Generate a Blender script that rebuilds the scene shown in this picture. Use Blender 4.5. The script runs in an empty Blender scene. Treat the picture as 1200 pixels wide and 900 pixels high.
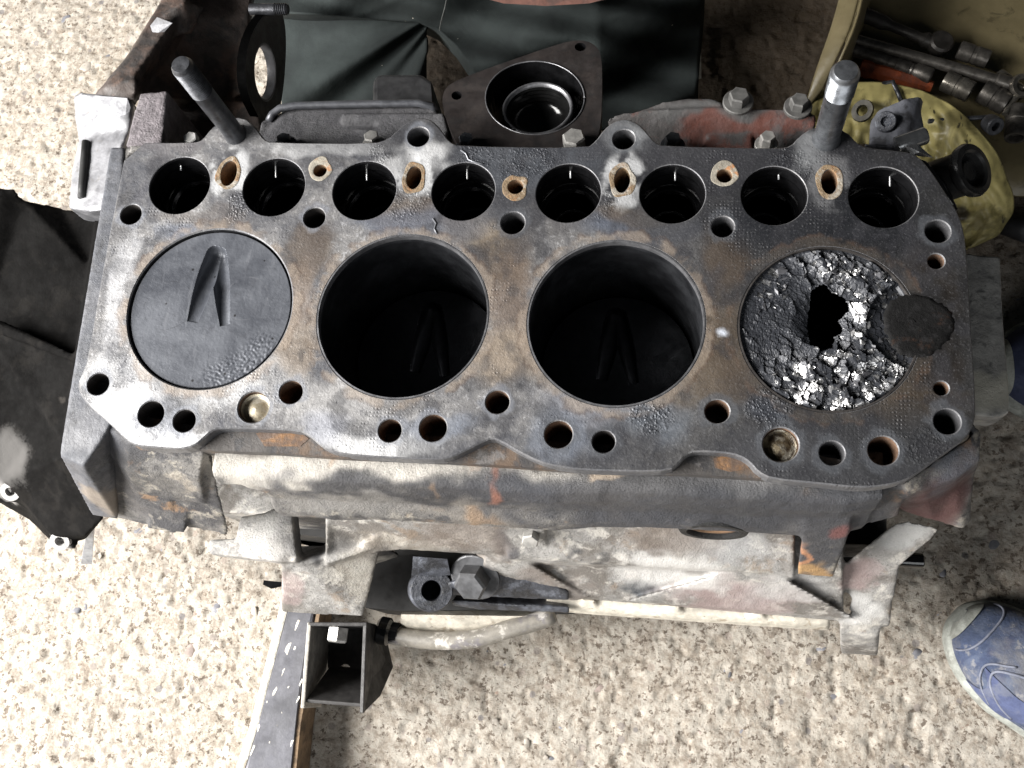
import bpy, bmesh, math, random
import numpy as np
from mathutils import Vector, Matrix, noise as mnoise

# ------------------------------------------------------------------ camera, world, lamps, exposure
scene = bpy.context.scene
C = scene.collection
F = 1150.0                                   # focal length in photograph pixels (1200 wide)
VPX, VPY = 742.0, 800.0                      # where the engine's vertical edges converge in the picture
H = 0.300                                    # height of the deck above the floor
def ray(px, py): return Vector(((px-600)/F, (py-450)/F, 1.0))
dn = ray(VPX, VPY).normalized()              # "down" seen from the camera (x right, y down, z forward)
DD = 0.545                                   # distance camera - deck plane
def _cam(px, py, depth):
    r = ray(px, py); return r*((DD+depth)/dn.dot(r))
_o = _cam(600, 370, 0)
Zc = -dn
Xc = (_cam(970, 383, 0)-_cam(245, 360, 0)); Xc = (Xc-Zc*Xc.dot(Zc)).normalized()
Yc = Zc.cross(Xc)
if Yc.y > 0: pass
# camera coords (x right, y down, z fwd) is right handed; world axes expressed in it:
def W(px, py, d=0.0):
    """point seen at photograph pixel px,py that lies d millimetres below the deck plane"""
    p = _cam(px, py, d/1000.0)-_o
    return Vector((p.dot(Xc), p.dot(Yc), p.dot(Zc)+H))
cam_loc = Vector(((-_o).dot(Xc), (-_o).dot(Yc), (-_o).dot(Zc)+H))
def dirw(v): return Vector((v.dot(Xc), v.dot(Yc), v.dot(Zc)))
cx, cy, cz = dirw(Vector((1,0,0))), dirw(Vector((0,-1,0))), dirw(Vector((0,0,-1)))
cam = bpy.data.cameras.new('camera'); cam.sensor_width = 36; cam.lens = F/1200*36
cam.clip_start = 0.02; cam.clip_end = 60
camo = bpy.data.objects.new('camera', cam); C.objects.link(camo)
M = Matrix((cx, cy, cz)).transposed().to_4x4(); M.translation = cam_loc
camo.matrix_world = M
scene.camera = camo

world = bpy.data.worlds.new('World'); scene.world = world; world.use_nodes = True
bg = world.node_tree.nodes['Background']; bg.inputs[0].default_value = (0.74, 0.87, 1.0, 1); bg.inputs[1].default_value = 0.014
scene.cycles.max_bounces = 5; scene.cycles.diffuse_bounces = 3; scene.cycles.glossy_bounces = 3; scene.cycles.caustics_reflective = False; scene.cycles.caustics_refractive = False

def area(name, loc, target, sx, sy, power, col):
    l = bpy.data.lights.new(name, 'AREA'); l.shape = 'RECTANGLE'; l.size = sx; l.size_y = sy; l.energy = power; l.color = col
    o = bpy.data.objects.new(name, l); C.objects.link(o); o.location = loc
    o.rotation_euler = (Vector(target)-Vector(loc)).to_track_quat('-Z', 'Y').to_euler()
    return o
# daylight falling in through the open garage door on the left
area('door_daylight', (-1.50, -0.46, 1.02), (-0.20, -0.10, 0.12), 1.35, 1.1, 100, (1.0, 0.98, 0.955)).data.spread = math.radians(140)
# weak fill lamp added in front of the engine to soften the right-hand shadows
area('front_fill', (0.45, -1.75, 1.20), (0.25, -0.2, 0.0), 1.7, 1.1, 16, (0.97, 0.985, 1.0))
scene.view_settings.view_transform = 'Standard'; scene.view_settings.look = 'None'
scene.view_settings.exposure = 0.0; scene.view_settings.gamma = 1.0

rng = random.Random(7)
PXM = DD/F                                   # metres per pixel on the deck (about)

# ------------------------------------------------------------------ mesh helpers
def link(name, me, mat, parent=None, loc=(0,0,0), smooth=False):
    if mat and not me.materials: me.materials.append(mat)
    o = bpy.data.objects.new(name, me); C.objects.link(o); o.location = loc
    if parent: o.parent = parent
    if smooth:
        me.polygons.foreach_set('use_smooth', [True]*len(me.polygons))
    return o
def origin_of(parent):
    return Vector(parent.location) if parent is not None else Vector((0,0,0))
def from_bm(name, bm, mat, parent=None, base=None, smooth=False, sharp=None):
    """bm in world coordinates; base = world position of the object's origin"""
    off = Vector((0,0,0))
    p = parent
    while p is not None: off += Vector(p.location); p = p.parent
    if base is None and parent is None:
        xs = [v.co for v in bm.verts]
        base = Vector((sum(v.x for v in xs)/len(xs), sum(v.y for v in xs)/len(xs), min(v.z for v in xs)))
    tot = Vector(base) if base is not None else off
    for v in bm.verts: v.co -= tot
    bmesh.ops.recalc_face_normals(bm, faces=bm.faces)
    me = bpy.data.meshes.new(name); bm.to_mesh(me); bm.free()
    o = link(name, me, mat, parent, tot-off, smooth)
    if sharp is not None:
        me.polygons.foreach_set('use_smooth', [True]*len(me.polygons))
        try: me.set_sharp_from_angle(angle=math.radians(sharp))
        except Exception: pass
    return o
def tag(o, label, cat, group=None, kind=None):
    o['label'] = label; o['category'] = cat
    if group: o['group'] = group
    if kind: o['kind'] = kind
    return o
def empty(name, loc):
    o = bpy.data.objects.new(name, None); C.objects.link(o); o.location = loc; o.empty_display_size = 0.02
    return o
def ring_faces(bm, a, b, closed=True, mi=0):
    n = len(a)
    for i in range(n if closed else n-1):
        j = (i+1) % n
        try:
            f = bm.faces.new((a[i], a[j], b[j], b[i])); f.material_index = mi
        except ValueError: pass
def cap(bm, r, mi=0):
    try:
        f = bm.faces.new(r); f.material_index = mi
        bmesh.ops.triangulate(bm, faces=[f])
    except ValueError: pass
def loft(bm, rings):
    """rings: lists of (px,py,d); closed solid"""
    rs = [[bm.verts.new(W(*p)) for p in r] for r in rings]
    for a, b in zip(rs, rs[1:]): ring_faces(bm, a, b)
    cap(bm, rs[0]); cap(bm, list(reversed(rs[-1])))
def frontloft(bm, xs, rows, yback=470, slope=None):
    """rows: [(d, [y...])]; solid whose front follows the rows and whose back is a plane further in"""
    rings = []
    for d, ys in rows:
        yb = yback
        rings.append([(x, y, d) for x, y in zip(xs, ys)]+[(x, yb, d) for x in reversed(xs)])
    loft(bm, rings)
def slab(bm, poly, d0, d1, grow=0.0):
    top = [W(x, y, d0) for x, y in poly]
    c = sum(top, Vector((0,0,0)))/len(top)
    a = [bm.verts.new(v) for v in top]; b = []
    for v in top:
        q = v.copy(); q.z = H-d1/1000
        if grow:
            e = Vector((v.x-c.x, v.y-c.y, 0)).normalized(); q += e*grow
        b.append(bm.verts.new(q))
    ring_faces(bm, a, b); cap(bm, a); cap(bm, list(reversed(b)))
def hull(bm, pts, world=False):
    vs = [bm.verts.new(p if world else W(*p)) for p in pts]
    r = bmesh.ops.convex_hull(bm, input=vs, use_existing_faces=False)
    dead = [g for g in r['geom_interior'] if isinstance(g, bmesh.types.BMVert)]
    dead += [g for g in r['geom_unused'] if isinstance(g, bmesh.types.BMVert)]
    if dead: bmesh.ops.delete(bm, geom=list(set(dead)), context='VERTS')
def frame(axis):
    z = Vector(axis).normalized(); t = Vector((0,0,1)) if abs(z.z) < 0.9 else Vector((1,0,0))
    x = t.cross(z).normalized(); return x, z.cross(x), z
def lathe(bm, p, axis, prof, n=24, phase=0.0, mi=0, ends=True, flat=None):
    """prof: list of (radius, height along axis) in metres"""
    x, y, z = frame(axis); p = Vector(p); rs = []
    for r, h in prof:
        rs.append([bm.verts.new(p+z*h+(x*math.cos(phase+2*math.pi*i/n)+y*math.sin(phase+2*math.pi*i/n))*max(r, 1e-5)) for i in range(n)])
    for a, b in zip(rs, rs[1:]): ring_faces(bm, a, b, mi=mi)
    if ends: cap(bm, list(reversed(rs[0])), mi); cap(bm, rs[-1], mi)
    return rs
def tube(bm, pts, r, n=12, radii=None):
    pts = [Vector(p) for p in pts]; rs = []
    up = Vector((0,0,1))
    for i, p in enumerate(pts):
        a = pts[max(i-1, 0)]; b = pts[min(i+1, len(pts)-1)]
        z = (b-a).normalized(); t = up if abs(z.dot(up)) < 0.95 else Vector((1,0,0))
        x = t.cross(z).normalized(); y = z.cross(x); rr = radii[i] if radii else r
        rs.append([bm.verts.new(p+(x*math.cos(2*math.pi*k/n)+y*math.sin(2*math.pi*k/n))*rr) for k in range(n)])
    for a, b in zip(rs, rs[1:]): ring_faces(bm, a, b)
    cap(bm, list(reversed(rs[0]))); cap(bm, rs[-1])
def box(bm, c, sx, sy, sz, rot=0.0):
    c = Vector(c); cr, sr = math.cos(rot), math.sin(rot); vs = []
    for z in (-1, 1):
        for x, y in ((-1,-1),(1,-1),(1,1),(-1,1)):
            X, Y = x*sx/2, y*sy/2
            vs.append(bm.verts.new(c+Vector((X*cr-Y*sr, X*sr+Y*cr, z*sz/2))))
    for f in ((3,2,1,0),(4,5,6,7),(0,1,5,4),(1,2,6,5),(2,3,7,6),(3,0,4,7)): bm.faces.new([vs[i] for i in f])
def cast(name, bm, mat, parent, voxel=0.0017, smooth=4, rough=0.0006, nscale=140, base=None):
    """weld overlapping solids into one cast-looking surface"""
    bmesh.ops.recalc_face_normals(bm, faces=bm.faces)
    me = bpy.data.meshes.new(name+'_raw'); bm.to_mesh(me); bm.free()
    tmp = bpy.data.objects.new(name+'_raw', me); C.objects.link(tmp)
    m = tmp.modifiers.new('r', 'REMESH'); m.mode = 'VOXEL'; m.voxel_size = voxel; m.use_smooth_shade = True
    if smooth:
        s = tmp.modifiers.new('s', 'SMOOTH'); s.factor = 0.5; s.iterations = smooth
    dg = bpy.context.evaluated_depsgraph_get(); dg.update()
    out = bpy.data.meshes.new_from_object(tmp.evaluated_get(dg))
    bpy.data.objects.remove(tmp); bpy.data.meshes.remove(me)
    n = len(out.vertices)
    co = np.empty(n*3, 'f'); out.vertices.foreach_get('co', co); co = co.reshape(-1, 3)
    if rough:
        no = np.empty(n*3, 'f'); out.vertex_normals.foreach_get('vector', no); no = no.reshape(-1, 3)
        h = fbm3(co*nscale, 3)
        co = co+no*((h-0.5)*2*rough)[:, None]
    off = Vector((0,0,0)); p = parent
    while p is not None: off += Vector(p.location); p = p.parent
    if parent is None:
        off = Vector(base) if base is not None else Vector((float(co[:,0].mean()), float(co[:,1].mean()), float(co[:,2].min())))
    st = stain_layer(co, BLOBS.get(mat.name)) if BLOBS.get(mat.name) else None
    co = co-np.array(off, 'f')
    out.vertices.foreach_set('co', co.astype('f').ravel()); out.name = name
    if st is not None: put_stain(out, st)
    o = link(name, out, mat, parent, off if parent is None else (0,0,0), True)
    return o
BLOBS = {}
def stain_layer(co, blobs, wscale=60, wamt=0.02, start=None):
    co = np.asarray(co, 'f')
    w = np.stack([fbm3(co*wscale+k*7.7, 3) for k in range(3)], 1)-0.5
    q = co+w*wamt; out = np.zeros((len(co), 4), 'f') if start is None else start
    for (p, r, c, amt, sq) in blobs:
        d = np.sqrt((((q-np.array(p, 'f'))*np.array(sq, 'f'))**2).sum(1))
        t = np.clip((r-d)/(r*0.6), 0, 1); m = t*t*(3-2*t)*amt
        out *= (1-m)[:, None]; out[:, :3] += m[:, None]*np.array(c[:3], 'f'); out[:, 3] += m
    return out
def put_stain(me, st):
    a = me.color_attributes.new('stain', 'FLOAT_COLOR', 'POINT'); a.data.foreach_set('color', np.ascontiguousarray(st, 'f').ravel())
# cheap numpy value noise
_lat = np.random.RandomState(3).rand(64, 64, 64).astype('f')
def vnoise3(p):
    i = np.floor(p).astype(int); f = p-i; f = f*f*(3-2*f); i &= 63; j = (i+1) & 63
    def L(a, b, c): return _lat[a, b, c]
    x0, y0, z0 = i.T; x1, y1, z1 = j.T; fx, fy, fz = f.T
    c00 = L(x0,y0,z0)*(1-fx)+L(x1,y0,z0)*fx; c10 = L(x0,y1,z0)*(1-fx)+L(x1,y1,z0)*fx
    c01 = L(x0,y0,z1)*(1-fx)+L(x1,y0,z1)*fx; c11 = L(x0,y1,z1)*(1-fx)+L(x1,y1,z1)*fx
    return (c00*(1-fy)+c10*fy)*(1-fz)+(c01*(1-fy)+c11*fy)*fz
def fbm3(p, octv=4, gain=0.5):
    p = np.asarray(p, 'f'); s = 0; a = 1; t = 0
    for k in range(octv):
        s = s+a*vnoise3(p+k*17.3); t += a; a *= gain; p = p*2.03
    return s/t

# ------------------------------------------------------------------ materials
class NT:
    def __init__(s, name):
        s.m = bpy.data.materials.new(name); s.m.use_nodes = True; s.t = s.m.node_tree; s.n = s.t.nodes; s.l = s.t.links
        s.b = s.n['Principled BSDF']; s.geo = s.n.new('ShaderNodeNewGeometry'); s.pos = s.geo.outputs['Position']
    def con(s, a, b): s.l.new(a, b)
    def noise(s, scale, detail=4, rough=0.6, dist=0.0, vec=None, off=0.0):
        n = s.n.new('ShaderNodeTexNoise'); n.inputs['Scale'].default_value = scale; n.inputs['Detail'].default_value = detail
        n.inputs['Roughness'].default_value = rough; n.inputs['Distortion'].default_value = dist
        v = vec or s.pos
        if off:
            a = s.n.new('ShaderNodeVectorMath'); a.operation = 'ADD'; a.inputs[1].default_value = (off, off*.7, -off); s.con(v, a.inputs[0]); v = a.outputs[0]
        s.con(v, n.inputs['Vector']); return n.outputs['Fac']
    def vor(s, scale, feature='F1', rnd=1.0, out='Distance', vec=None):
        n = s.n.new('ShaderNodeTexVoronoi'); n.feature = feature; n.inputs['Scale'].default_value = scale; n.inputs['Randomness'].default_value = rnd
        s.con(vec or s.pos, n.inputs['Vector']); return n.outputs[out]
    def math(s, op, a, b=None, c=None, clamp=False):
        n = s.n.new('ShaderNodeMath'); n.operation = op; n.use_clamp = clamp
        for i, v in enumerate((a, b, c)):
            if v is None: continue
            if isinstance(v, (int, float)): n.inputs[i].default_value = v
            else: s.con(v, n.inputs[i])
        return n.outputs[0]
    def step(s, v, lo, hi, t0=0.0, t1=1.0):
        n = s.n.new('ShaderNodeMapRange'); n.interpolation_type = 'SMOOTHSTEP'
        n.inputs['From Min'].default_value = lo; n.inputs['From Max'].default_value = hi
        n.inputs['To Min'].default_value = t0; n.inputs['To Max'].default_value = t1
        s.con(v, n.inputs['Value']); return n.outputs[0]
    def mix(s, f, a, b):
        n = s.n.new('ShaderNodeMix'); n.data_type = 'RGBA'
        for v, i in ((f, n.inputs[0]), (a, n.inputs[6]), (b, n.inputs[7])):
            if isinstance(v, (int, float)): i.default_value = v
            elif isinstance(v, tuple): i.default_value = (*v[:3], 1)
            else: s.con(v, i)
        return n.outputs[2]
    def dist(s, c, sq=(1,1,1), vec=None):
        a = s.n.new('ShaderNodeVectorMath'); a.operation = 'SUBTRACT'; a.inputs[1].default_value = tuple(c); s.con(vec or s.pos, a.inputs[0])
        v = a.outputs[0]
        if sq != (1,1,1):
            m = s.n.new('ShaderNodeVectorMath'); m.operation = 'MULTIPLY'; m.inputs[1].default_value = sq; s.con(v, m.inputs[0]); v = m.outputs[0]
        l = s.n.new('ShaderNodeVectorMath'); l.operation = 'LENGTH'; s.con(v, l.inputs[0]); return l.outputs['Value']
    def warp(s, scale, amt):
        n = s.n.new('ShaderNodeTexNoise'); n.inputs['Scale'].default_value = scale; n.inputs['Detail'].default_value = 3; s.con(s.pos, n.inputs['Vector'])
        a = s.n.new('ShaderNodeVectorMath'); a.operation = 'MULTIPLY_ADD'; s.con(n.outputs['Color'], a.inputs[0])
        a.inputs[1].default_value = (amt,)*3
        b = s.n.new('ShaderNodeVectorMath'); b.operation = 'ADD'; s.con(s.pos, b.inputs[0]); b.inputs[1].default_value = (-amt/2,)*3
        s.con(b.outputs[0], a.inputs[2]); return a.outputs[0]
    def bump(s, h, strength=0.5, dist=0.001, prev=None):
        n = s.n.new('ShaderNodeBump'); n.inputs['Strength'].default_value = strength; n.inputs['Distance'].default_value = dist
        s.con(h, n.inputs['Height'])
        if prev is not None: s.con(prev, n.inputs['Normal'])
        return n.outputs[0]
    def stain(s, col, lo=0.5):
        n = s.n.new('ShaderNodeAttribute'); n.attribute_name = 'stain'
        nz = s.math('ADD', s.math('MULTIPLY', s.noise(150, 5, 0.72, off=9), .6), s.math('MULTIPLY', s.noise(520, 3, 0.65, off=19), .4))
        al = s.math('MULTIPLY', n.outputs['Alpha'], s.step(s.math('MULTIPLY_ADD', s.math('SUBTRACT', nz, .5), 2.0, n.outputs['Alpha']), .06, .48), clamp=True)
        dv = s.n.new('ShaderNodeVectorMath'); dv.operation = 'SCALE'; s.con(n.outputs['Color'], dv.inputs[0])
        s.con(s.math('DIVIDE', 1.0, s.math('MAXIMUM', n.outputs['Alpha'], .02)), dv.inputs['Scale'])
        return s.mix(al, col, dv.outputs[0])
    def done(s, col, rough, metal=0.0, normal=None, spec=None):
        for v, k in ((col, 'Base Color'), (rough, 'Roughness'), (metal, 'Metallic'), (spec, 'Specular IOR Level')):
            if v is None: continue
            if isinstance(v, tuple): s.b.inputs[k].default_value = (*v[:3], 1)
            elif isinstance(v, (int, float)): s.b.inputs[k].default_value = v
            else: s.con(v, s.b.inputs[k])
        if normal is not None: s.con(normal, s.b.inputs['Normal'])
        return s.m
def grimy(name, base, layers=(), blobs=(), rough=(0.45, 0.75), metal=0.0, bump=(260, 0.5, 0.0012), spec=0.5, warp=(60, 0.02)):
    """base colour + patches of other colours (noise) + stains and painted light or shade at given places"""
    t = NT(name); n1 = t.noise(38, 6, 0.65); n2 = t.noise(170, 5, 0.7)
    f = t.step(t.math('ADD', t.math('MULTIPLY', n1, 0.6), t.math('MULTIPLY', n2, 0.4)), 0.32, 0.68)
    col = t.mix(f, tuple(c*0.62 for c in base), tuple(min(1, c*1.3) for c in base))
    for k, (c, sc, th, soft, amt) in enumerate(layers):
        n = t.noise(sc, 6, 0.66, 0.3, off=3.1*(k+1))
        col = t.mix(t.step(n, th-soft, th+soft, 0, amt), col, c)
    if blobs: BLOBS[t.m.name] = list(blobs); col = t.stain(col)
    nb = t.noise(bump[0], 6, 0.7); nn = t.bump(nb, bump[1], bump[2])
    nn = t.bump(t.noise(bump[0]*4.5, 3, 0.6), bump[1]*0.6, bump[2]*0.4, nn)
    r = t.step(t.noise(90, 5, 0.6, off=5), 0.3, 0.7, rough[0], rough[1])
    return t.done(col, r, metal, nn, spec)
def plain(name, col, rough=0.5, metal=0.0, bump=None, var=0.3, scale=150, spec=0.5):
    t = NT(name); n = t.noise(scale, 5, 0.65)
    c = t.mix(t.step(n, 0.3, 0.7), tuple(x*(1-var) for x in col), tuple(min(1, x*(1+var)) for x in col))
    nn = t.bump(t.noise((bump or (300, .2, .0005))[0], 5, 0.65), *(bump or (300, .2, .0005))[1:])
    r = t.step(t.noise(scale*0.6, 4, 0.6, off=2), 0.3, 0.7, max(0.02, rough*0.75), min(1, rough*1.25))
    return t.done(c, r, metal, nn, spec)
def B(px, py, d, rpx, col, amt=0.8, sx=1, sy=1):
    """stain or painted light and shade centred where the photograph shows it; sx, sy stretch it"""
    return (W(px, py, d), rpx*(DD+d/1000)/F, col, amt, (1/sx, 1/sy, 0.35))
# ------------------------------------------------------------------ floor
def floor_mat():
    t = NT('concrete'); 
    big = t.noise(5, 5, 0.6); mid = t.noise(95, 6, 0.70); fine = t.noise(260, 5, 0.7, off=3)
    c = t.mix(t.step(mid, 0.36, 0.62), (0.245, 0.208, 0.168), (0.41, 0.375, 0.325))
    c = t.mix(t.step(fine, 0.42, 0.64, 0, 0.5), c, (0.47, 0.435, 0.375))
    c = t.mix(t.step(t.noise(62, 6, 0.78, 0.5, off=7), 0.56, 0.63, 0, 0.65), c, (0.16, 0.125, 0.095))
    c = t.mix(t.step(t.noise(190, 4, 0.7, 0.2, off=11), 0.565, 0.61, 0, 0.9), c, (0.115, 0.09, 0.07))
    v = t.vor(95, rnd=1.0); vc = t.vor(95, out='Color')
    sep = t.n.new('ShaderNodeSeparateColor'); t.con(vc, sep.inputs[0])
    keep = t.step(sep.outputs[0], 0.80, 0.83)
    grain = t.math('MULTIPLY', keep, t.step(v, 0.34, 0.26))
    c = t.mix(t.math('MULTIPLY', grain, 0.75), c, t.mix(sep.outputs[1], (0.13, 0.125, 0.13), (0.36, 0.30, 0.25)))
    c = t.mix(t.step(big, 0.5, 0.75, 0, 0.35), c, (0.34, 0.28, 0.21))
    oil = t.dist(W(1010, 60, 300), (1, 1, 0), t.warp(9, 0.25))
    c = t.mix(t.step(oil, 0.42, 0.16, 0, 0.90), c, (0.06, 0.042, 0.026))       # old oil soaked into the concrete, with the shade behind the engine painted in
    c = t.mix(t.step(t.dist(W(500, 70, 300), (1, 1, 0), t.warp(14, 0.12)), 0.17, 0.09, 0, 0.9), c, (0.05, 0.036, 0.024))  # shaded floor between the cloth folds, darkened in the concrete colour
    n1 = t.bump(t.noise(230, 6, 0.72, 0.3), 0.6, 0.0028); n2 = t.bump(fine, 0.4, 0.0015, n1)
    return t.done(c, 0.9, 0.0, n2, 0.25)
def axis_coords(a, b, n, far):
    m = np.linspace(a, b, n); k = 14
    lo = a-np.geomspace(0.02, far, k)[::-1]; hi = b+np.geomspace(0.02, far, k)
    return np.concatenate([lo, m, hi])
corners = [W(x, y, 300) for x in (-30, 1230) for y in (-30, 930)]
fx0, fx1 = min(c.x for c in corners), max(c.x for c in corners)
fy0, fy1 = min(c.y for c in corners), max(c.y for c in corners)
gx = axis_coords(fx0, fx1, 560, 6.0); gy = axis_coords(fy0, fy1, 430, 6.0)
XX, YY = np.meshgrid(gx, gy); P = np.stack([XX.ravel(), YY.ravel(), np.zeros(XX.size)], 1)
def floor_h(P):
    h = (fbm3(P*14, 3)-0.5)*0.005
    a = fbm3(P*95+5, 4, 0.7); h += (a-0.5)*0.0040
    pit = np.clip((fbm3(P*150+40, 3)-0.58)*5, 0, 1); h -= pit*0.0022
    ox = np.maximum(np.maximum(fx0-P[:,0], P[:,0]-fx1), 0); oy = np.maximum(np.maximum(fy0-P[:,1], P[:,1]-fy1), 0); h = h*np.clip(1-np.hypot(ox, oy)/0.06, 0, 1)
    return h
P[:, 2] = floor_h(P)-0.003
nx, ny = len(gx), len(gy)
idx = np.arange(nx*ny).reshape(ny, nx)
q = np.stack([idx[:-1,:-1], idx[:-1,1:], idx[1:,1:], idx[1:,:-1]], -1).reshape(-1, 4)
me = bpy.data.meshes.new('floor'); me.from_pydata([], [], [])
me.vertices.add(nx*ny); me.vertices.foreach_set('co', P.astype('f').ravel())
me.loops.add(q.size); me.loops.foreach_set('vertex_index', q.ravel().astype('i'))
me.polygons.add(len(q)); me.polygons.foreach_set('loop_start', np.arange(0, q.size, 4).astype('i'))
me.update(calc_edges=True)
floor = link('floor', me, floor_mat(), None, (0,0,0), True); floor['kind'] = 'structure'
# aggregate stones that show in the worn concrete
stone_mats = [plain('stone_grey', (0.16, 0.16, 0.175), 0.7), plain('stone_brown', (0.24, 0.18, 0.14), 0.75), plain('stone_pale', (0.36, 0.325, 0.28), 0.8), plain('stone_pink', (0.27, 0.22, 0.195), 0.8)]
stone_me = []
for k in range(8):
    bm = bmesh.new(); n = 8; rr = random.Random(k)
    rs = []
    prof = [(1.0, -0.5), (1.0, 0.0), (0.72, 0.42)]
    jit = [rr.uniform(0.78, 1.2) for _ in range(n)]
    for r, h in prof:
        rs.append([bm.verts.new((math.cos(2*math.pi*i/n)*r*jit[i]*rr.uniform(.93, 1.07), math.sin(2*math.pi*i/n)*r*jit[i]*rr.uniform(.93, 1.07), h+rr.uniform(-.08, .08))) for i in range(n)])
    for a, b in zip(rs, rs[1:]): ring_faces(bm, a, b)
    tp = bm.verts.new((0.1, 0, 0.56))
    for i in range(n): bm.faces.new((rs[-1][i], rs[-1][(i+1) % n], tp))
    m = bpy.data.meshes.new('stone'); bm.to_mesh(m); bm.free(); m.materials.append(stone_mats[k % 4])
    m.polygons.foreach_set('use_smooth', [True]*len(m.polygons)); stone_me.append(m)
spots = [(75,21,8,0),(125,65,8,0),(100,75,10,2),(252,713,8,0),(295,720,8,2),(217,762,11,3),(113,763,9,2),(85,712,7,0),(160,620,9,0),
         (1163,635,9,0),(1105,669,6,0),(1080,768,8,0),(872,860,6,0),(852,872,6,0),(868,875,5,0),(987,832,6,2),(1007,883,6,0),(937,855,6,0),(953,828,6,2),
         (592,783,6,0),(600,773,5,0),(610,772,6,2),(568,765,4,0),(625,800,4,2),(695,858,9,2),(647,893,6,0),(552,846,5,0),(700,805,8,3),(660,860,10,2),(1133,750,7,0),(795,786,5,0)]
rs_ = random.Random(21)
while len(spots) < 210:
    x, y = rs_.uniform(0, 1200), rs_.uniform(0, 900)
    if (y < 215 and x < 130) or y > 640 or (x < 300 and y > 620) or (x > 1150 and 290 < y < 700) or (x > 1070 and 500 < y < 700):
        spots.append((x, y, rs_.uniform(3.2, 6.5), rs_.choice((0, 1, 2, 2, 3, 1))))
for i, (x, y, r, mi) in enumerate(spots):
    p = W(x, y, 300); z = float(floor_h(np.array([[p.x, p.y, 0.0]]))[0])-0.003
    cand = [m for m in stone_me if m.materials[0] == stone_mats[mi]]
    o = bpy.data.objects.new('stone', cand[i % len(cand)]); C.objects.link(o); o.parent = floor
    s = r*(DD+H)/F
    o.location = (p.x, p.y, z-0.0012); o.rotation_euler = (rs_.uniform(-.2,.2), rs_.uniform(-.2,.2), rs_.uniform(0, 6.3)); o.scale = (s*rs_.uniform(.9,1.3), s*rs_.uniform(.7,1.0), s*0.38)

# ------------------------------------------------------------------ the engine
engine = empty('engine_block', (0, 0, 0))
tag(engine, 'grimy four cylinder engine block with its head removed, bores facing up', 'engine block')

# deck: outline and holes as seen in the photograph
OUT = [(150,168),(228,168),(238,164),(247,152),(262,140),(285,138),(299,150),(308,164),(318,168),(438,169),(456,163),(470,150),(482,141),(493,138),(506,142),(517,154),(526,167),(538,172),
       (688,174),(699,166),(709,152),(720,143),(733,140),(747,145),(758,157),(767,168),(778,172),(912,175),(928,172),(938,160),(952,151),(972,149),(992,155),(1003,168),(1015,174),(1058,178),(1074,182),
       (1090,200),(1108,228),(1124,254),(1131,285),(1137,390),(1142,470),(1141,494),(1132,512),(1102,533),(1078,551),(1060,562),(1035,568),(1005,570),(960,565),(905,560),(889,552),(880,541),(868,533),(850,529),(815,527),(803,531),(795,541),(784,550),(745,551),(680,549),(652,545),(632,540),(606,527),(588,516),(577,512),(566,516),(545,527),(525,536),(500,537),(440,534),(405,531),(385,527),(373,519),(363,509),(350,503),(300,501),(258,500),(247,504),(238,512),(228,521),(212,525),(185,523),(160,521),(148,514),(130,496),(104,474),(94,460),(92,449),(97,438),(104,420),(119,330),(134,250)]
bores = [(245,360,95.5),(471,369,100),(721,377,104),(970,384,106)]
tap = [(210.5,217,35),(321,219,36),(427,223,37),(543,224,37),(666,226,38),(788,227,38.5),(907,229,39),(1035,231,41)]
ovals = [(268,203,9.5,16,14),(485,208,9,15,13),(729,211,9.5,17,6),(972,213,10,17,4)]
tans = [(375,200,8),(604,219,9.5),(849,206,9.5)]
plug_rows = [(153.5,251,12),(368.5,255,12.5),(601,261,14),(847,265.5,13.5),(1099,271,15),
         (115,450,12.5),(177,485,15),(216,493,13),(341,459.5,13.5),(457,504.5,13.5),(507.5,501.5,16),(583,471,14),(654.5,509,16.5),(707.5,517.5,13.5),(840.5,482,14.5),
         (975,531,15),(1035,528,18),(1110,494,16),(490.5,160,12.5),(731,163,13)]
small = [(1097,306,10),(1103,455,9)]
cores = [(297,477,18),(915,521,21)]

def circ(cx_, cy_, r, n=40, d=0.0, ry=None, ang=0.0):
    """true circle on the deck whose picture is about r pixels in radius"""
    c = W(cx_, cy_, d); s = (W(cx_+r, cy_, d)-W(cx_-r, cy_, d)).length/2
    sy = s if ry is None else s*ry/r
    ca, sa = math.cos(ang), math.sin(ang); out = []
    for i in range(n):
        a = 2*math.pi*i/n; X, Y = s*math.cos(a), sy*math.sin(a)
        out.append(Vector((c.x+X*ca-Y*sa, c.y+X*sa+Y*ca, c.z)))
    return out, s
def smooth_loop(pts, it=1):
    for _ in range(it):
        q = []
        for i in range(len(pts)):
            a, b = pts[i], pts[(i+1) % len(pts)]
            q += [a*0.75+b*0.25, a*0.25+b*0.75]
        pts = q
    return pts

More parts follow.
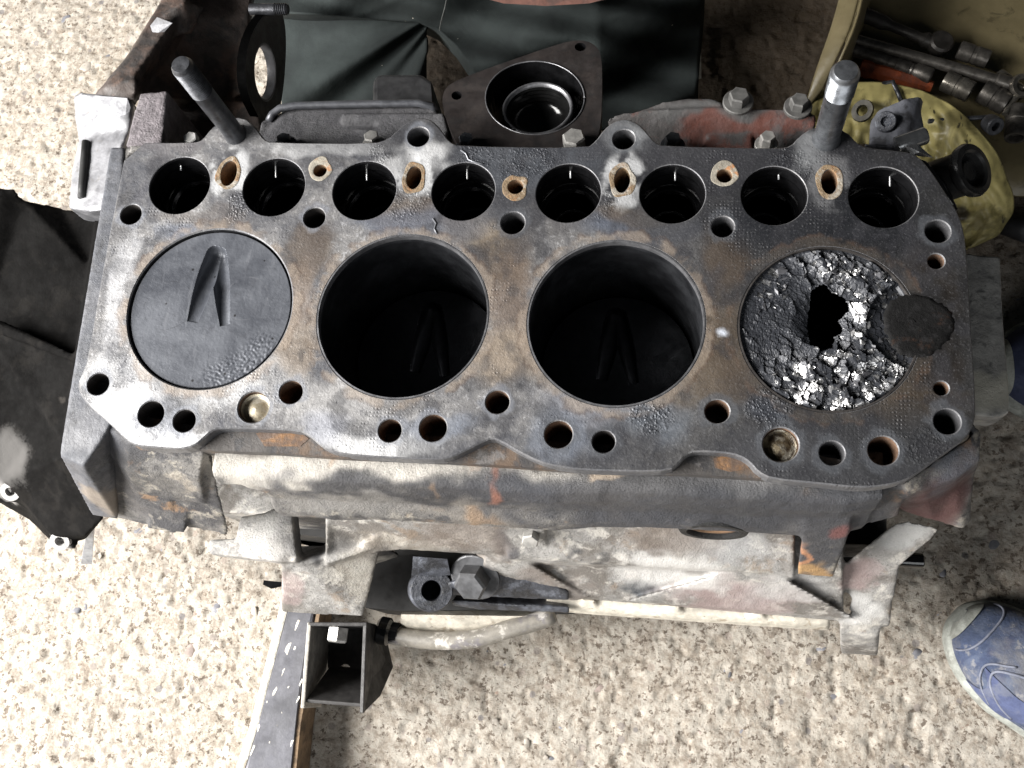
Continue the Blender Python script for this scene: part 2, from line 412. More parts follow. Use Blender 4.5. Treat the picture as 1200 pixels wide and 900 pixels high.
deckm = None
RUST = (0.30, 0.13, 0.045)
brown = (0.086, 0.066, 0.050); tan = (0.25, 0.20, 0.15); soot = (0.030, 0.031, 0.036); white = (0.62, 0.62, 0.62); blue = (0.105, 0.12, 0.155)
DECKB = [(360,290,60,brown,.75,.6,1.2),(352,340,50,(0.20,0.16,0.13),.6,.5,1.3),(345,410,60,tan,.55,.7,1),(592,300,62,brown,.85,.8,1),(594,345,55,(0.14,0.105,0.08),.7,.6,1.5),(590,420,60,tan,.75,.8,.8),(575,275,40,(0.22,0.175,0.125),.6,1,.7),
  (845,300,55,brown,.8,.7,1.2),(840,400,60,(0.10,0.077,0.056),.85,.7,1.2),(860,440,50,brown,.6),(800,440,60,(0.15,0.12,0.09),.55),(1090,330,60,(0.05,0.040,0.033),.85,.7,1.3),(1090,420,60,(0.065,0.048,0.036),.8,.7,1),(1080,470,50,(0.14,0.10,0.06),.5,1.4,.7),
  (230,440,120,white,.45,1.2,.5),(150,480,70,(0.74,0.74,0.75),.8,1,.6),(200,515,60,(0.76,0.76,0.77),.8,1.4,.4),(400,470,80,(0.42,0.41,0.40),.5,1.6,.5),(440,520,70,(0.60,0.60,0.60),.7,1.6,.35),(110,440,40,(0.6,0.6,0.6),.5),  # white at the lower left is daylight glare painted into the deck
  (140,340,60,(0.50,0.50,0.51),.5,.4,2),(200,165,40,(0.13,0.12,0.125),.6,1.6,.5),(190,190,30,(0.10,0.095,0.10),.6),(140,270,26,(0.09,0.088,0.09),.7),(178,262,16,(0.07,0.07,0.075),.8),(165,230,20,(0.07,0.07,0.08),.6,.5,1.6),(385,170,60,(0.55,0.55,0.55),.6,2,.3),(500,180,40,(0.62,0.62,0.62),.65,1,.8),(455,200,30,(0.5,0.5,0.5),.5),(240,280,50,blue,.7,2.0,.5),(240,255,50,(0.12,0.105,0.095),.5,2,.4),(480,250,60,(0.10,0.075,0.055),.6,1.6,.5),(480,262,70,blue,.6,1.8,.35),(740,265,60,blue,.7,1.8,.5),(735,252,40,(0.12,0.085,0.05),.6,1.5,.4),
  (620,190,90,(0.065,0.07,0.08),.8,1.5,.6),(860,180,110,(0.045,0.045,0.05),.85,1.8,.5),(1060,200,90,(0.045,0.045,0.048),.85,.8,1.4),(960,262,110,(0.022,0.0235,0.028),.92,1.8,.5),(1090,380,80,(0.025,0.023,0.022),.85,.7,1.2),(1100,260,50,(0.045,0.045,0.045),.7),
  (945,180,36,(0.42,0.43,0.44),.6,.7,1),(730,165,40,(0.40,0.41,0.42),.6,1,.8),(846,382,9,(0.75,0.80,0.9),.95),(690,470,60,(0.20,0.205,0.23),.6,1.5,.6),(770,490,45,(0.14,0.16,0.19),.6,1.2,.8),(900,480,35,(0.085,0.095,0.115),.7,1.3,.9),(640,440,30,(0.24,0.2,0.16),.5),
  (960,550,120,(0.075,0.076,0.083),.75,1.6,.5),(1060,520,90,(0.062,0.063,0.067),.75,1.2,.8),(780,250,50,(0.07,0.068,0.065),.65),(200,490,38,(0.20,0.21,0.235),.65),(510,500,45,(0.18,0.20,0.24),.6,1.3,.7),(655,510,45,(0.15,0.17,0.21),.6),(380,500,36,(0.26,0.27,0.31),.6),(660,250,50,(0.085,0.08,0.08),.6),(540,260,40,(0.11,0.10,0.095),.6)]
def deck_stains_glare(co):
    n2 = fbm3(co*130+3, 4, .6); w = np.stack([fbm3(co*160+k*5.1, 2) for k in range(3)], 1)-.5; q = co+w*0.007
    co3 = np.array(co, 'f')
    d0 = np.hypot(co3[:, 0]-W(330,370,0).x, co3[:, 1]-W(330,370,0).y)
    st = np.zeros((len(co), 4), 'f')
    def lay(m, c):
        nonlocal st
        st *= (1-m)[:, None]; st[:, :3] += m[:, None]*np.array(c, 'f'); st[:, 3] += m
    def ss(v, a, b): t = np.clip((v-a)/(b-a), 0, 1); return t*t*(3-2*t)
    def D(x, y, sq=(1, 1)):
        p = W(x, y, 0); return np.hypot((q[:, 0]-p.x)*sq[0], (q[:, 1]-p.y)*sq[1])
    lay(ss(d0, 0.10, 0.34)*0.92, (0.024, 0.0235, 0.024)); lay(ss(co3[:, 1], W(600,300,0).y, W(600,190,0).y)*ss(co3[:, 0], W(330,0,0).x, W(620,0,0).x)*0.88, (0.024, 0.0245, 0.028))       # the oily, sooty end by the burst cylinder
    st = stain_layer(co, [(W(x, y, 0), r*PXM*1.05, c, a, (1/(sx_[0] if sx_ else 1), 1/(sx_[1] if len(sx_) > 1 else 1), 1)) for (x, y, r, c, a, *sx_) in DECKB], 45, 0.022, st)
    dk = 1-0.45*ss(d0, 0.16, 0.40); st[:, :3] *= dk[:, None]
    blot = fbm3(co*34+60, 4, .6); lay(ss(blot, .53, .66)*.5, (0.04, 0.04, 0.045)); lay(ss(fbm3(co*70+90, 3, .6), .58, .68)*.5, (0.030, 0.030, 0.034))
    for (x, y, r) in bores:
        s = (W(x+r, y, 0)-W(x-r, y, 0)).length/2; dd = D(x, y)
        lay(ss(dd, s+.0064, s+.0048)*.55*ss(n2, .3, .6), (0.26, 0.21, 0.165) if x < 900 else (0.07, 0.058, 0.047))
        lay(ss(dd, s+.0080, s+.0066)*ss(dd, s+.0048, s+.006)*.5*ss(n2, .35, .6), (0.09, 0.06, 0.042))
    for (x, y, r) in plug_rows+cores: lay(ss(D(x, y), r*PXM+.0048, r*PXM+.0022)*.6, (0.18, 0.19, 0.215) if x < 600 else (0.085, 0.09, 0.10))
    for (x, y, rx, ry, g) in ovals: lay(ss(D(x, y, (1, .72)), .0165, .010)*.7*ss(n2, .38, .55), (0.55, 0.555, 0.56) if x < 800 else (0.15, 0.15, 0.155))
    lay(ss(D(1070, 380), .0215, .0185)*.95, (0.016, 0.0155, 0.0155)); lay(ss(D(1082, 372, (.6, 1.6)), .008, .003)*.3, (0.075, 0.032, 0.018))
    return st
def deck_material():
    t = NT('deck_metal')
    n1 = t.noise(26, 5, 0.68, 0.4); n2 = t.noise(130, 5, 0.74, 0.3); n3 = t.noise(650, 2, 0.6)
    col = t.mix(t.step(n1, 0.34, 0.66), (0.075, 0.076, 0.084), (0.20, 0.194, 0.19))
    zone = t.step(t.noise(11, 3, .5, off=21), .45, .62, .12, .9)
    col = t.mix(t.math('MULTIPLY', t.step(n2, 0.46, 0.66, 0, 0.8), zone), col, (0.06, 0.062, 0.072))
    spot = t.noise(300, 4, 0.75, 0.4, off=6)
    col = t.mix(t.step(t.math('ADD', t.math('MULTIPLY', spot, .6), t.math('MULTIPLY', n1, .4)), 0.54, 0.62, 0, 0.42), col, (0.50, 0.50, 0.51))
    col = t.stain(col, 0.62)
    col = t.mix(t.step(n3, .55, .70, 0, .12), col, (0.30, 0.30, 0.31)); col = t.mix(t.step(n2, .52, .70, 0, .25), col, (0.04, 0.041, 0.047))
    # gasket print: patches of tiny dots where the gasket's steel core lay
    vsep = t.n.new('ShaderNodeVectorMath'); vsep.operation = 'MULTIPLY'; vsep.inputs[1].default_value = (1,1,0); t.con(t.pos, vsep.inputs[0])
    dots = t.step(t.vor(440, rnd=0.22, vec=vsep.outputs[0]), 0.36, 0.18)
    dotm = t.math('MULTIPLY', dots, t.math('MULTIPLY', t.step(t.noise(21, 3, 0.6, off=8), 0.56, 0.66), t.step(n2, .42, .58)))
    col = t.mix(t.math('MULTIPLY', dotm, 0.5), col, (0.06, 0.058, 0.06))
    pit = t.step(spot, 0.36, 0.30)
    col = t.mix(t.math('MULTIPLY', pit, 0.8), col, (0.035, 0.035, 0.04))
    hb = t.math('SUBTRACT', t.math('ADD', t.math('MULTIPLY', n2, 0.8), t.math('MULTIPLY', n3, 0.25)), t.math('ADD', t.math('MULTIPLY', dotm, 0.4), t.math('MULTIPLY', pit, 0.5)))
    at = t.n.new('ShaderNodeAttribute'); at.attribute_name = 'crust'
    lump = t.vor(760, 'SMOOTH_F1', 1.0, vec=t.warp(300, .002)); cm = t.math('MULTIPLY', at.outputs['Fac'], t.step(n2, .38, .55))
    col = t.mix(t.math('MULTIPLY', cm, .6), col, t.mix(t.step(lump, .15, .5), (0.07, 0.075, 0.085), (0.016, 0.016, 0.019)))
    nn = t.bump(hb, 0.7, 0.0010)
    nn = t.bump(t.math('MULTIPLY', t.step(lump, .6, .1), cm), 0.7, 0.0010, nn)
    r = t.step(t.noise(60, 4, 0.65, off=15), 0.3, 0.7, 0.36, 0.62)
    r = t.math('SUBTRACT', r, t.math('MULTIPLY', cm, .2))
    return t.done(col, r, 0.20, nn, 0.38)
deckm = deck_material()
oily = plain('oily_black', (0.006, 0.006, 0.0065), 0.10, 0.0, (220, .25, .0006), 0.4, 120, 0.6)
boreoil = plain('bore_wall', (0.060, 0.062, 0.068), 0.36, 0.6, (500, .15, .0003))
holedark = plain('hole_wall', (0.040, 0.036, 0.034), 0.5, 0.2, (400, .4, .0006))
holebright = plain('hole_wall_bare', (0.22, 0.22, 0.23), 0.35, 0.7, (500, .3, .0004))
rusty = grimy('rust', (0.17, 0.10, 0.055), [((0.30, 0.21, 0.12), 60, .55, .08, .8), ((0.07, 0.035, 0.02), 110, .6, .05, .8)], rough=(.7, .95), bump=(300, .7, .0012))
tanres = grimy('gasket_residue', (0.19, 0.135, 0.080), [((0.24, 0.12, 0.05), 120, .60, .06, .8), ((0.16, 0.11, 0.07), 170, .6, .06, .8), ((0.33, 0.31, 0.27), 70, .54, .06, .8)], rough=(.7, .95), bump=(330, .8, .0014))
tanpale = grimy('gasket_residue_pale', (0.27, 0.245, 0.20), [((0.36, 0.16, 0.06), 110, .60, .05, .9), ((0.20, 0.13, 0.07), 170, .62, .06, .7)], rough=(.7, .95), bump=(330, .6, .001))

bm = bmesh.new()
loops2 = []
def top_loop(pts):
    loops2.append([Vector(p) for p in pts])
    return [bm.verts.new(p) for p in pts]
def inset(pts, amt):
    n = len(pts); out = []
    for i in range(n):
        a, b = pts[i-1], pts[(i+1) % n]; t = (b-a).normalized(); nrm = Vector((t.y, -t.x, 0)); out.append(pts[i]+nrm*amt)
    return out
outl = smooth_loop([W(x, y, 0) for x, y in OUT], 1)
area2 = sum(outl[i-1].x*outl[i].y-outl[i].x*outl[i-1].y for i in range(len(outl)))
sg = 1 if area2 > 0 else -1                        # outward normal for ccw is (t.y,-t.x)
tv = top_loop(outl)
skirts = []
l1 = [bm.verts.new(p+Vector((0,0,-0.0009))) for p in inset(outl, 0.0008*sg)]
l2 = [bm.verts.new(p+Vector((0,0,-0.011))) for p in inset(outl, 0.0010*sg)]
walls = [(tv, l1, 0), (l1, l2, 0)]
def hole(px, py, r, depth, mi, n=36, bottom=None, ry=None, ang=0.0, cham=0.0006, close=True):
    pts, s = circ(px, py, r, n, 0, ry, ang); c = W(px, py, 0)
    a = top_loop([c+(p-c)*(1+cham/s) for p in pts])
    b = [bm.verts.new(p+Vector((0,0,-cham))) for p in pts]
    e = [bm.verts.new(p+Vector((0,0,-depth))) for p in pts]
    walls.append((a, b, 0)); walls.append((b, e, mi))
    return c, s, e
ends = []
bore_info = []
for x, y, r in bores:
    c, s, e = hole(x, y, r, 0.012, 1, 96, cham=0.0008); bore_info.append((c, s))
tap_info = []
for x, y, r in tap:
    c, s, e = hole(x, y, r, 0.012, 2, 48, cham=0.0005); tap_info.append((c, s))
oval_info = []
for x, y, rx, ry, g in ovals:
    c, s, e = hole(x, y, rx, 0.030, 4, 28, ry=ry, ang=-0.12, cham=0.0004); ends.append((e, 3)); oval_info.append((c, s, s*ry/rx))
for x, y, r in tans:
    c, s, e = hole(x, y, r, 0.026, 4, 24); ends.append((e, 3)); oval_info.append((c, s, s))
for k, (x, y, r) in enumerate(plug_rows):
    rustside = k in (8, 9, 10, 11, 12, 14, 16)
    c, s, e = hole(x, y, r, 0.030, 6 if rustside else (5 if k in (2, 3, 4, 15, 17, 18, 19) else 3), 32); ends.append((e, 3))
for x, y, r in small:
    c, s, e = hole(x, y, r, 0.016, 6, 24); ends.append((e, 3))
core_info = []
for x, y, r in cores:
    c, s, e = hole(x, y, r, 0.008, 6, 40, cham=0.0007); core_info.append((c, s))
from mathutils.geometry import delaunay_2d_cdt
pts2 = []; con2 = []
for L_ in loops2:
    o_ = len(pts2); pts2 += [Vector((p.x, p.y)) for p in L_]; con2 += [(o_+i, o_+(i+1) % len(L_)) for i in range(len(L_))]
lp = np.array([[p.x, p.y] for p in pts2]); g_ = 0.0014
ax_ = np.arange(lp[:,0].min(), lp[:,0].max(), g_); ay_ = np.arange(lp[:,1].min(), lp[:,1].max(), g_)
GX, GY = np.meshgrid(ax_, ay_); GP = np.stack([GX.ravel(), GY.ravel()], 1)+np.random.RandomState(1).uniform(-.3, .3, (GX.size, 2))*g_
def inside_np(P_, poly):
    r = np.zeros(len(P_), bool); j = len(poly)-1
    for i in range(len(poly)):
        a, b = poly[i], poly[j]
        if a.y != b.y: r ^= ((a.y > P_[:,1]) != (b.y > P_[:,1])) & (P_[:,0] < (b.x-a.x)*(P_[:,1]-a.y)/(b.y-a.y)+a.x)
        j = i
    return r
def on_deck(P_):
    k = inside_np(P_, loops2[0])
    for L_ in loops2[1:]: k &= ~inside_np(P_, L_)
    return k
GP = GP[on_deck(GP)]
keep_ = np.ones(len(GP), bool)
for k in range(0, len(lp), 200):
    dd_ = ((GP[:,None,:]-lp[None,k:k+200,:])**2).sum(2).min(1); keep_ &= dd_ > (g_*.5)**2
GP = GP[keep_]
res = delaunay_2d_cdt(pts2+[Vector((float(x), float(y))) for x, y in GP], con2, [], 0, 1e-7)
V_ = np.array([[v.x, v.y] for v in res[0]]); T_ = np.array(res[2]); cen_ = V_[T_].mean(1); T_ = T_[on_deck(cen_)]
tm = bpy.data.meshes.new('deck_plate'); tm.from_pydata([(float(x), float(y), H) for x, y in V_], [], T_.tolist())
ST_ = deck_stains_glare(np.concatenate([V_, np.full((len(V_), 1), H)], 1).astype('f')); nV_ = len(V_)
for a, b, mi in walls: ring_faces(bm, a, b, mi=mi)
for e, mi in ends: cap(bm, list(reversed(e)), mi)
me = tm; bm2 = bmesh.new(); wm = bpy.data.meshes.new('tmp'); bm.to_mesh(wm); bm.free(); bm2.from_mesh(me); 
for f in bm2.faces:
    if f.normal.z < 0: f.normal_flip()
bm2.from_mesh(wm); bm2.to_mesh(me); bm2.free()
full_ = np.zeros((len(me.vertices), 4), 'f'); full_[:nV_] = ST_; full_[nV_:] = (0.10, 0.10, 0.105, 0.6); full_[nV_:, :3] *= 0.6; put_stain(me, full_)
cr_ = np.zeros(len(me.vertices), 'f')                      # where burnt oil has crusted on the metal
wq_ = V_+np.stack([fbm3(np.c_[V_*90, np.zeros(len(V_))]+k*4.4, 3) for k in (1, 2)], 1)*0.016-0.008
for x, y, r, a in ((765,490,26,.7),(905,482,38,.7),(280,240,26,.6),(480,235,34,.35),(700,238,32,.35),(620,185,50,.5),(560,188,30,.45),(930,192,34,.5),(445,185,20,.4),(1085,520,34,.3)):
    p_ = W(x, y, 0); dd_ = np.hypot(wq_[:,0]-p_.x, wq_[:,1]-p_.y)/(r*PXM); cr_[:nV_] = np.maximum(cr_[:nV_], np.clip((1-dd_)*2.2, 0, 1)*a)
at_ = me.attributes.new('crust', 'FLOAT', 'POINT'); at_.data.foreach_set('value', cr_)
holerust = plain('hole_wall_rust', (0.11, 0.066, 0.042), 0.7, 0.0, (350, .6, .001), 0.5)
for m in (deckm, boreoil, oily, holedark, rusty, holebright, holerust): me.materials.append(m)
deck = link('deck_plate', me, None, engine)

# bore liners, lifter bores, rust rings, core plugs
def ring_mesh(name, c, prof, mat, parent, n=96, sharp=40):
    b_ = bmesh.new(); lathe(b_, c, (0,0,1), prof, n, ends=False); return from_bm(name, b_, mat, parent, sharp=sharp)
linermat = NT('liner'); 
def liner_m():
    t = linermat; c = t.mix(t.step(t.noise(60, 5, .6), .35, .65), (0.030,0.031,0.035), (0.065,0.068,0.075))
    st = t.n.new('ShaderNodeVectorMath'); st.operation='MULTIPLY'; st.inputs[1].default_value=(1,1,14); t.con(t.pos, st.inputs[0])
    nn = t.bump(t.noise(160, 4, .6, vec=st.outputs[0]), .25, .0004)
    return t.done(c, t.step(t.noise(40, 4, .6, off=3), .3, .7, .30, .5), 0.75, nn)
liner_mat = liner_m()
for k, (c, s) in enumerate(bore_info):
    ring_mesh('cylinder_liner', c, [(s+0.0022, -0.013), (s+0.0002, -0.013), (s-0.0002, -0.0035), (s-0.0008, -0.006), (s-0.0008, -0.0085), (s-0.0001, -0.0098), (s-0.0001, -0.150)], liner_mat, engine)
    if k in (1, 2, 3):
        ring_mesh('liner_lip', c, [(s+0.0003, -0.0007), (s+0.0002, 0.00018), (s-0.0007, 0.00022), (s-0.0010, -0.0014), (s-0.0009, -0.0045)], holebright if k < 3 else holedark, engine, 96)
lipm = plain('oily_lip', (0.09,0.09,0.095), .16, .9); glintm = plain('glint_steel', (0.55,0.55,0.55), .3, .6)
for k, (c, s) in enumerate(tap_info):
    lb = ring_mesh('lifter_bore', c, [(s, -0.011), (s, -0.026), (s*0.98, -0.027), (s*0.85, -0.0272), (s*0.78, -0.0295), (s*0.78, -0.075), (0.0001, -0.076)], oily, engine, 48)
    b_ = bmesh.new()
    lathe(b_, c+Vector((0,0,-0.050)), (0,0,1), [(s*.72, -0.02), (s*.72, 0.0), (s*.66, 0.0015), (s*.58, 0.0012), (s*.52, -0.006), (s*.5, -0.012), (s*.2, -0.014), (s*.12, -0.0125), (0.0001, -0.0125)], 40, ends=False)
    from_bm('lifter', b_, oily, lb, sharp=35)
    ring_mesh('bore_lip', c, [(s*.86, -0.0269), (s*.845, -0.0270), (s*.785, -0.0292)], lipm, lb, 48)
    ring_mesh('bore_lip', c, [(s*1.002, -0.0004), (s*.985, -0.0016), (s*.982, -0.0022)], lipm, lb, 48)
    tx, ty, tr_ = tap[k]; gk = random.Random(k*3+1); A_ = W(tx+tr_*gk.uniform(.02,.2), ty-tr_*.70, 9); E_ = A_+(W(tx, ty-tr_*gk.uniform(.24,.5), 11)-W(tx, ty-tr_*.66, 9)); b_ = bmesh.new(); lathe(b_, A_, E_-A_, [(0.0006, -0.006), (0.0006, (E_-A_).length), (0.0003, (E_-A_).length+.0003)], 8); from_bm('glint_rod', b_, glintm, lb, smooth=True)  # added rod standing in for a reflected glint on the bore wall
for k, (c, sx, sy) in enumerate(oval_info):
    b_ = bmesh.new(); n = 40; rr = random.Random(k+50); rs = []
    ph = [rr.uniform(.55, 1.35) for _ in range(9)]
    for f, z in ((1.0, -0.0012), (1.0, 0.0002), (1.06, 0.0005), (1.0, 0.0006), (1.0, 0.0002)):
        ring = []
        for i in range(n):
            a = 2*math.pi*i/n; f_ = i*9/n % 1; f_ = f_*f_*(3-2*f_); w = ph[i*9//n]*(1-f_)+ph[(i*9//n+1) % 9]*f_
            if z == -0.0012 or (f == 1.0 and z == 0.0002 and not rs[1:]): ex = 0.0
            else: ex = {0.0005: 0.0007, 0.0006: 0.0026*w, 0.0002: 0.0031*w}[z]
            oy = (-0.0012 if math.sin(a) > 0 else 0.0) if k < 4 else 0
            drop = (0.0028 if (k in (4, 6) and math.sin(a) > 0.3) else (0.0022 if (k == 5 and math.sin(a) < -0.3) else 0))*(1 if ex > 0.001 else 0)
            ring.append(b_.verts.new(c+Vector((math.cos(a)*(sx+ex*0.9), math.sin(a)*(sy+ex+drop), z*0.35+0.0001 if z > 0 else z))))
        rs.append(ring)
    for a, b in zip(rs, rs[1:]): ring_faces(b_, a, b)
    from_bm('gasket_residue', b_, tanpale if k in (4, 6) else tanres, engine)
plugm2 = grimy('core_plug_dark', (0.15, 0.12, 0.075), [((0.03, 0.02, 0.012), 110, .52, .06, .9), ((0.34, 0.32, 0.27), 80, .60, .05, .8)], rough=(.25, .5), metal=0.4, bump=(200, .6, .0014))
plugm = grimy('core_plug', (0.36, 0.315, 0.23), [((0.10, 0.06, 0.03), 140, .60, .04, .9), ((0.55, 0.52, 0.45), 80, .55, .06, .7)], rough=(.3, .5), metal=0.4, bump=(200, .4, .001))
for k, (c, s) in enumerate(core_info):
    b_ = bmesh.new(); lathe(b_, c+Vector((0,0,-0.0075)), (0,0,1), [(s*1.0, -0.001), (s*1.0, 0.0040), (s*.92, 0.0042), (s*.88, 0.0005), (s*.6, 0.0022), (s*.3, 0.0034), (0.0001, 0.0038)], 40, ends=False)
    from_bm('core_plug', b_, plugm if k == 0 else plugm2, engine, smooth=True)

# studs
steel = plain('stud_steel', (0.20, 0.21, 0.225), 0.32, 0.85, (300, .3, .0005), 0.35)
darksteel = plain('dark_steel', (0.055, 0.057, 0.063), 0.4, 0.6, (260, .4, .0008), 0.4)
paleSteel = plain('bolt_steel', (0.40, 0.39, 0.37), 0.45, 0.5, (300, .4, .0006), 0.3)
def stud(px, py, r, length, tiltx, tilty, thread):
    b_ = bmesh.new(); prof = [(r*1.12, -0.012), (r*1.1, 0.0), (r*.98, 0.004)]
    z = 0.004; z1 = length*(1-thread)
    prof += [(r*.98, z1)]
    z = z1
    while z < length-0.003: prof += [(r*1.03, z+0.0004), (r*.94, z+0.0011)]; z += 0.0015
    prof += [(r*.95, length-0.002), (r*.80, length-0.0002), (r*.5, length), (0.0001, length-0.0003)]
    lathe(b_, W(px, py, 0), (tiltx, tilty, 1), prof, 28)
    return from_bm('stud', b_, steel if px > 600 else darksteel, engine, sharp=50)
st1 = stud(276, 158, 0.0068, 0.078, -0.03, 0.0, 0.36); st1['label'] = 'black oily stud standing at the left rear of the deck'
st2 = stud(968, 163, 0.0078, 0.074, -0.04, -0.03, 0.30); st2['label'] = 'grey steel stud with bright thread at the right rear of the deck'

def hexbolt(p, axis, r, h, mat, parent, washer=True, name='bolt', phase=0.3):
    b_ = bmesh.new(); p = Vector(p)
    if washer: lathe(b_, p, axis, [(r*1.5, -0.001), (r*1.5, 0.0010), (r*1.42, 0.0014), (r*.5, 0.0014)], 24, ends=False)
    lathe(b_, p+Vector(axis).normalized()*0.0014, axis, [(r, -0.002), (r, h*.86), (r*.86, h), (r*.4, h)], 6, phase)
    return from_bm(name, b_, mat, parent)
# ------------------------------------------------------------------ engine castings
SOOT_SHADE = (0.028, 0.028, 0.031); PINK = (0.33, 0.25, 0.24); PALE = (0.50, 0.47, 0.42); ORANGE = (0.27, 0.175, 0.10); RED = (0.27, 0.10, 0.065)  # soot colour, also painted into recesses as their shade
block_mat = grimy('block_iron', (0.155, 0.147, 0.138),
    [((0.032, 0.032, 0.037), 20, .49, .07, .9), ((0.34, 0.31, 0.26), 70, .60, .05, .75), ((0.025, 0.025, 0.028), 420, .60, .04, .7), ((0.33, 0.19, 0.09), 30, .63, .05, .55), ((0.05, 0.05, 0.055), 190, .60, .05, .6)],
    [B(150,540,50,60,SOOT_SHADE,.95,1.2,.8), B(265,580,60,34,SOOT_SHADE,.9,.7,1.3), B(365,630,140,34,(0.03,0.028,0.026),.85,.6,1.3), B(130,520,30,40,(0.05,0.052,0.062),.9), B(90,510,14,30,(0.085,0.088,0.10),.9,.8,1.2), B(115,350,20,40,(0.075,0.077,0.09),.9,.5,3.5), B(115,585,80,26,(0.13,0.095,0.07),.8), B(170,575,90,40,(0.085,0.08,0.08),.6), B(400,548,20,150,PALE,.75,1.7,.18), B(650,560,20,80,PALE,.75,1,.22), B(460,578,40,110,(0.03,0.03,0.034),.92,1.5,.17), B(700,584,40,130,(0.03,0.03,0.035),.9,1.6,.17), B(880,590,40,110,(0.035,0.036,0.042),.85,1.5,.2), B(420,600,66,90,(0.20,0.19,0.175),.6,1.5,.2), B(560,607,70,60,(0.22,0.20,0.175),.6,1.5,.25),  # gallery's lit top, shaded underside and dark recesses painted in, beside real soot
     B(340,575,45,70,(0.06,0.06,0.066),.8,1,.22), B(580,568,30,14,(0.30,0.11,0.06),.9,.6,2.2), B(568,605,70,20,ORANGE,.7,1.4,.5), B(525,553,25,9,ORANGE,.8), B(510,570,30,9,ORANGE,.8), B(395,548,25,8,ORANGE,.6),
     B(320,517,10,60,(0.075,0.058,0.045),.9,1.5,.4), B(850,543,10,60,(0.075,0.062,0.052),.9,1.4,.4), B(577,532,10,60,(0.085,0.07,0.055),.9,1.4,.4), B(320,517,10,36,(0.15,0.085,0.045),.8,1.2,.35), B(336,514,10,18,(0.42,0.20,0.06),.8,1.6,.5), B(280,512,10,18,(0.22,0.23,0.26),.6), B(850,541,10,30,(0.24,0.15,0.085),.8,1.2,.5), B(577,530,10,40,(0.20,0.16,0.12),.7,1.2,.4),
     B(780,600,60,150,(0.045,0.047,0.055),.9,1.8,.3), B(800,570,30,120,(0.075,0.073,0.073),.75,1.6,.25), B(700,585,50,60,(0.06,0.058,0.06),.7,1.4,.4), B(870,575,30,40,(0.36,0.35,0.34),.6,1.6,.5), B(1000,600,50,70,(0.045,0.047,0.054),.85), B(870,600,60,90,(0.032,0.033,0.038),.8,1.6,.35), B(955,640,90,40,(0.05,0.05,0.055),.7,1,1.5), B(940,640,100,16,(0.42,0.20,0.10),.85,.5,2.4), B(955,668,120,22,(0.40,0.24,0.10),.85,1.6,.5), B(985,620,70,14,(0.20,0.06,0.05),.6),
     B(230,560,60,26,(0.46,0.40,0.32),.5), B(100,575,60,30,(0.20,0.15,0.11),.6), B(1100,590,60,60,(0.075,0.028,0.026),.92,1,.9), B(1110,545,20,40,(0.10,0.11,0.13),.8), B(715,553,15,16,(0.40,0.32,0.24),.8,1.6,.4), B(300,555,30,60,PALE,.5,1.5,.4)],
    rough=(.5, .8), bump=(620, .9, .0014))

bm = bmesh.new()
# walls under the deck, all round, clear of the bores
def strip(a, b, d0, d1, inner):
    slab(bm, [a, b, (b[0]+inner[0], b[1]+inner[1]), (a[0]+inner[0], a[1]+inner[1])], d0, d1)
slab(bm, [(152,170),(1060,180),(1060,186),(152,176)], 9, 128)
# rust shelf that shows in the scallops of the deck's front edge
GX_ = [236,262,286,300,330,360,400,520,640,700,712,760,900,960,1000,1045]
GE_ = [529,531,533,533.5,534.5,535.5,537,542,549,552,552.5,553,560,564,566,563]
GP_ = [(16.5,-3),(17,7),(20,11),(30,14.5),(42,15.5),(50,16.5),(56,20),(63,23.5),(73,24.5),(84,21),(92,8),(98,-8)]
rings = []
for d, off in GP_:
    row = []
    for x, y in zip(GX_, GE_):
        o_ = off
        if x < 275 and d > 34: o_ = -14.0
        if 340 < x < 375 and 50 < d < 80: o_ += 1.5
        if x > 690: o_ *= 0.84-0.06*(x-700)/300
        if x > 1040: o_ *= 0.8
        if x in (262, 286, 712) and d < 40: o_ -= 1.2
        p = W(x, y, 0); row.append(Vector((p.x, p.y-o_/1000, H-d/1000)))
    back = [Vector((v.x, W(x, y, 0).y+0.020, v.z)) for v, x, y in zip(row, GX_, GE_)]
    rings.append([bm.verts.new(v) for v in row]+[bm.verts.new(v) for v in reversed(back)])
for r0, r1 in zip(rings, rings[1:]): ring_faces(bm, r0, r1)
cap(bm, rings[0]); cap(bm, list(reversed(rings[-1])))
# core behind everything (closes the crankcase)
slab(bm, [(150,200),(1090,215),(1105,500),(900,545),(300,520),(130,480)], 160, 262)
slab(bm, [(288,522),(1080,552),(1080,560),(288,532)], 26, 160)
# left end plate and the wall between it and the first lug
loft(bm, [[(112,492,14),(150,520,12),(200,526,12),(240,528,12),(240,500,12),(140,480,12)],
          [(118,520,35),(150,552,35),(195,556,35),(235,560,35),(245,520,35),(150,500,35)],
          [(125,570,75),(160,580,75),(200,585,75),(240,590,75),(250,540,75),(160,530,75)],
          [(130,606,112),(165,614,115),(205,626,118),(225,600,112),(250,560,112),(170,550,112)]])
hull(bm, [(190,560,60),(222,562,60),(172,620,112),(217,626,112),(218,606,112),(180,600,112),(225,560,100)])
hull(bm, [(205,530,20),(246,532,20),(212,585,80),(246,587,80),(222,612,105),(268,620,112),(268,628,120),(220,618,118),(230,560,90)])
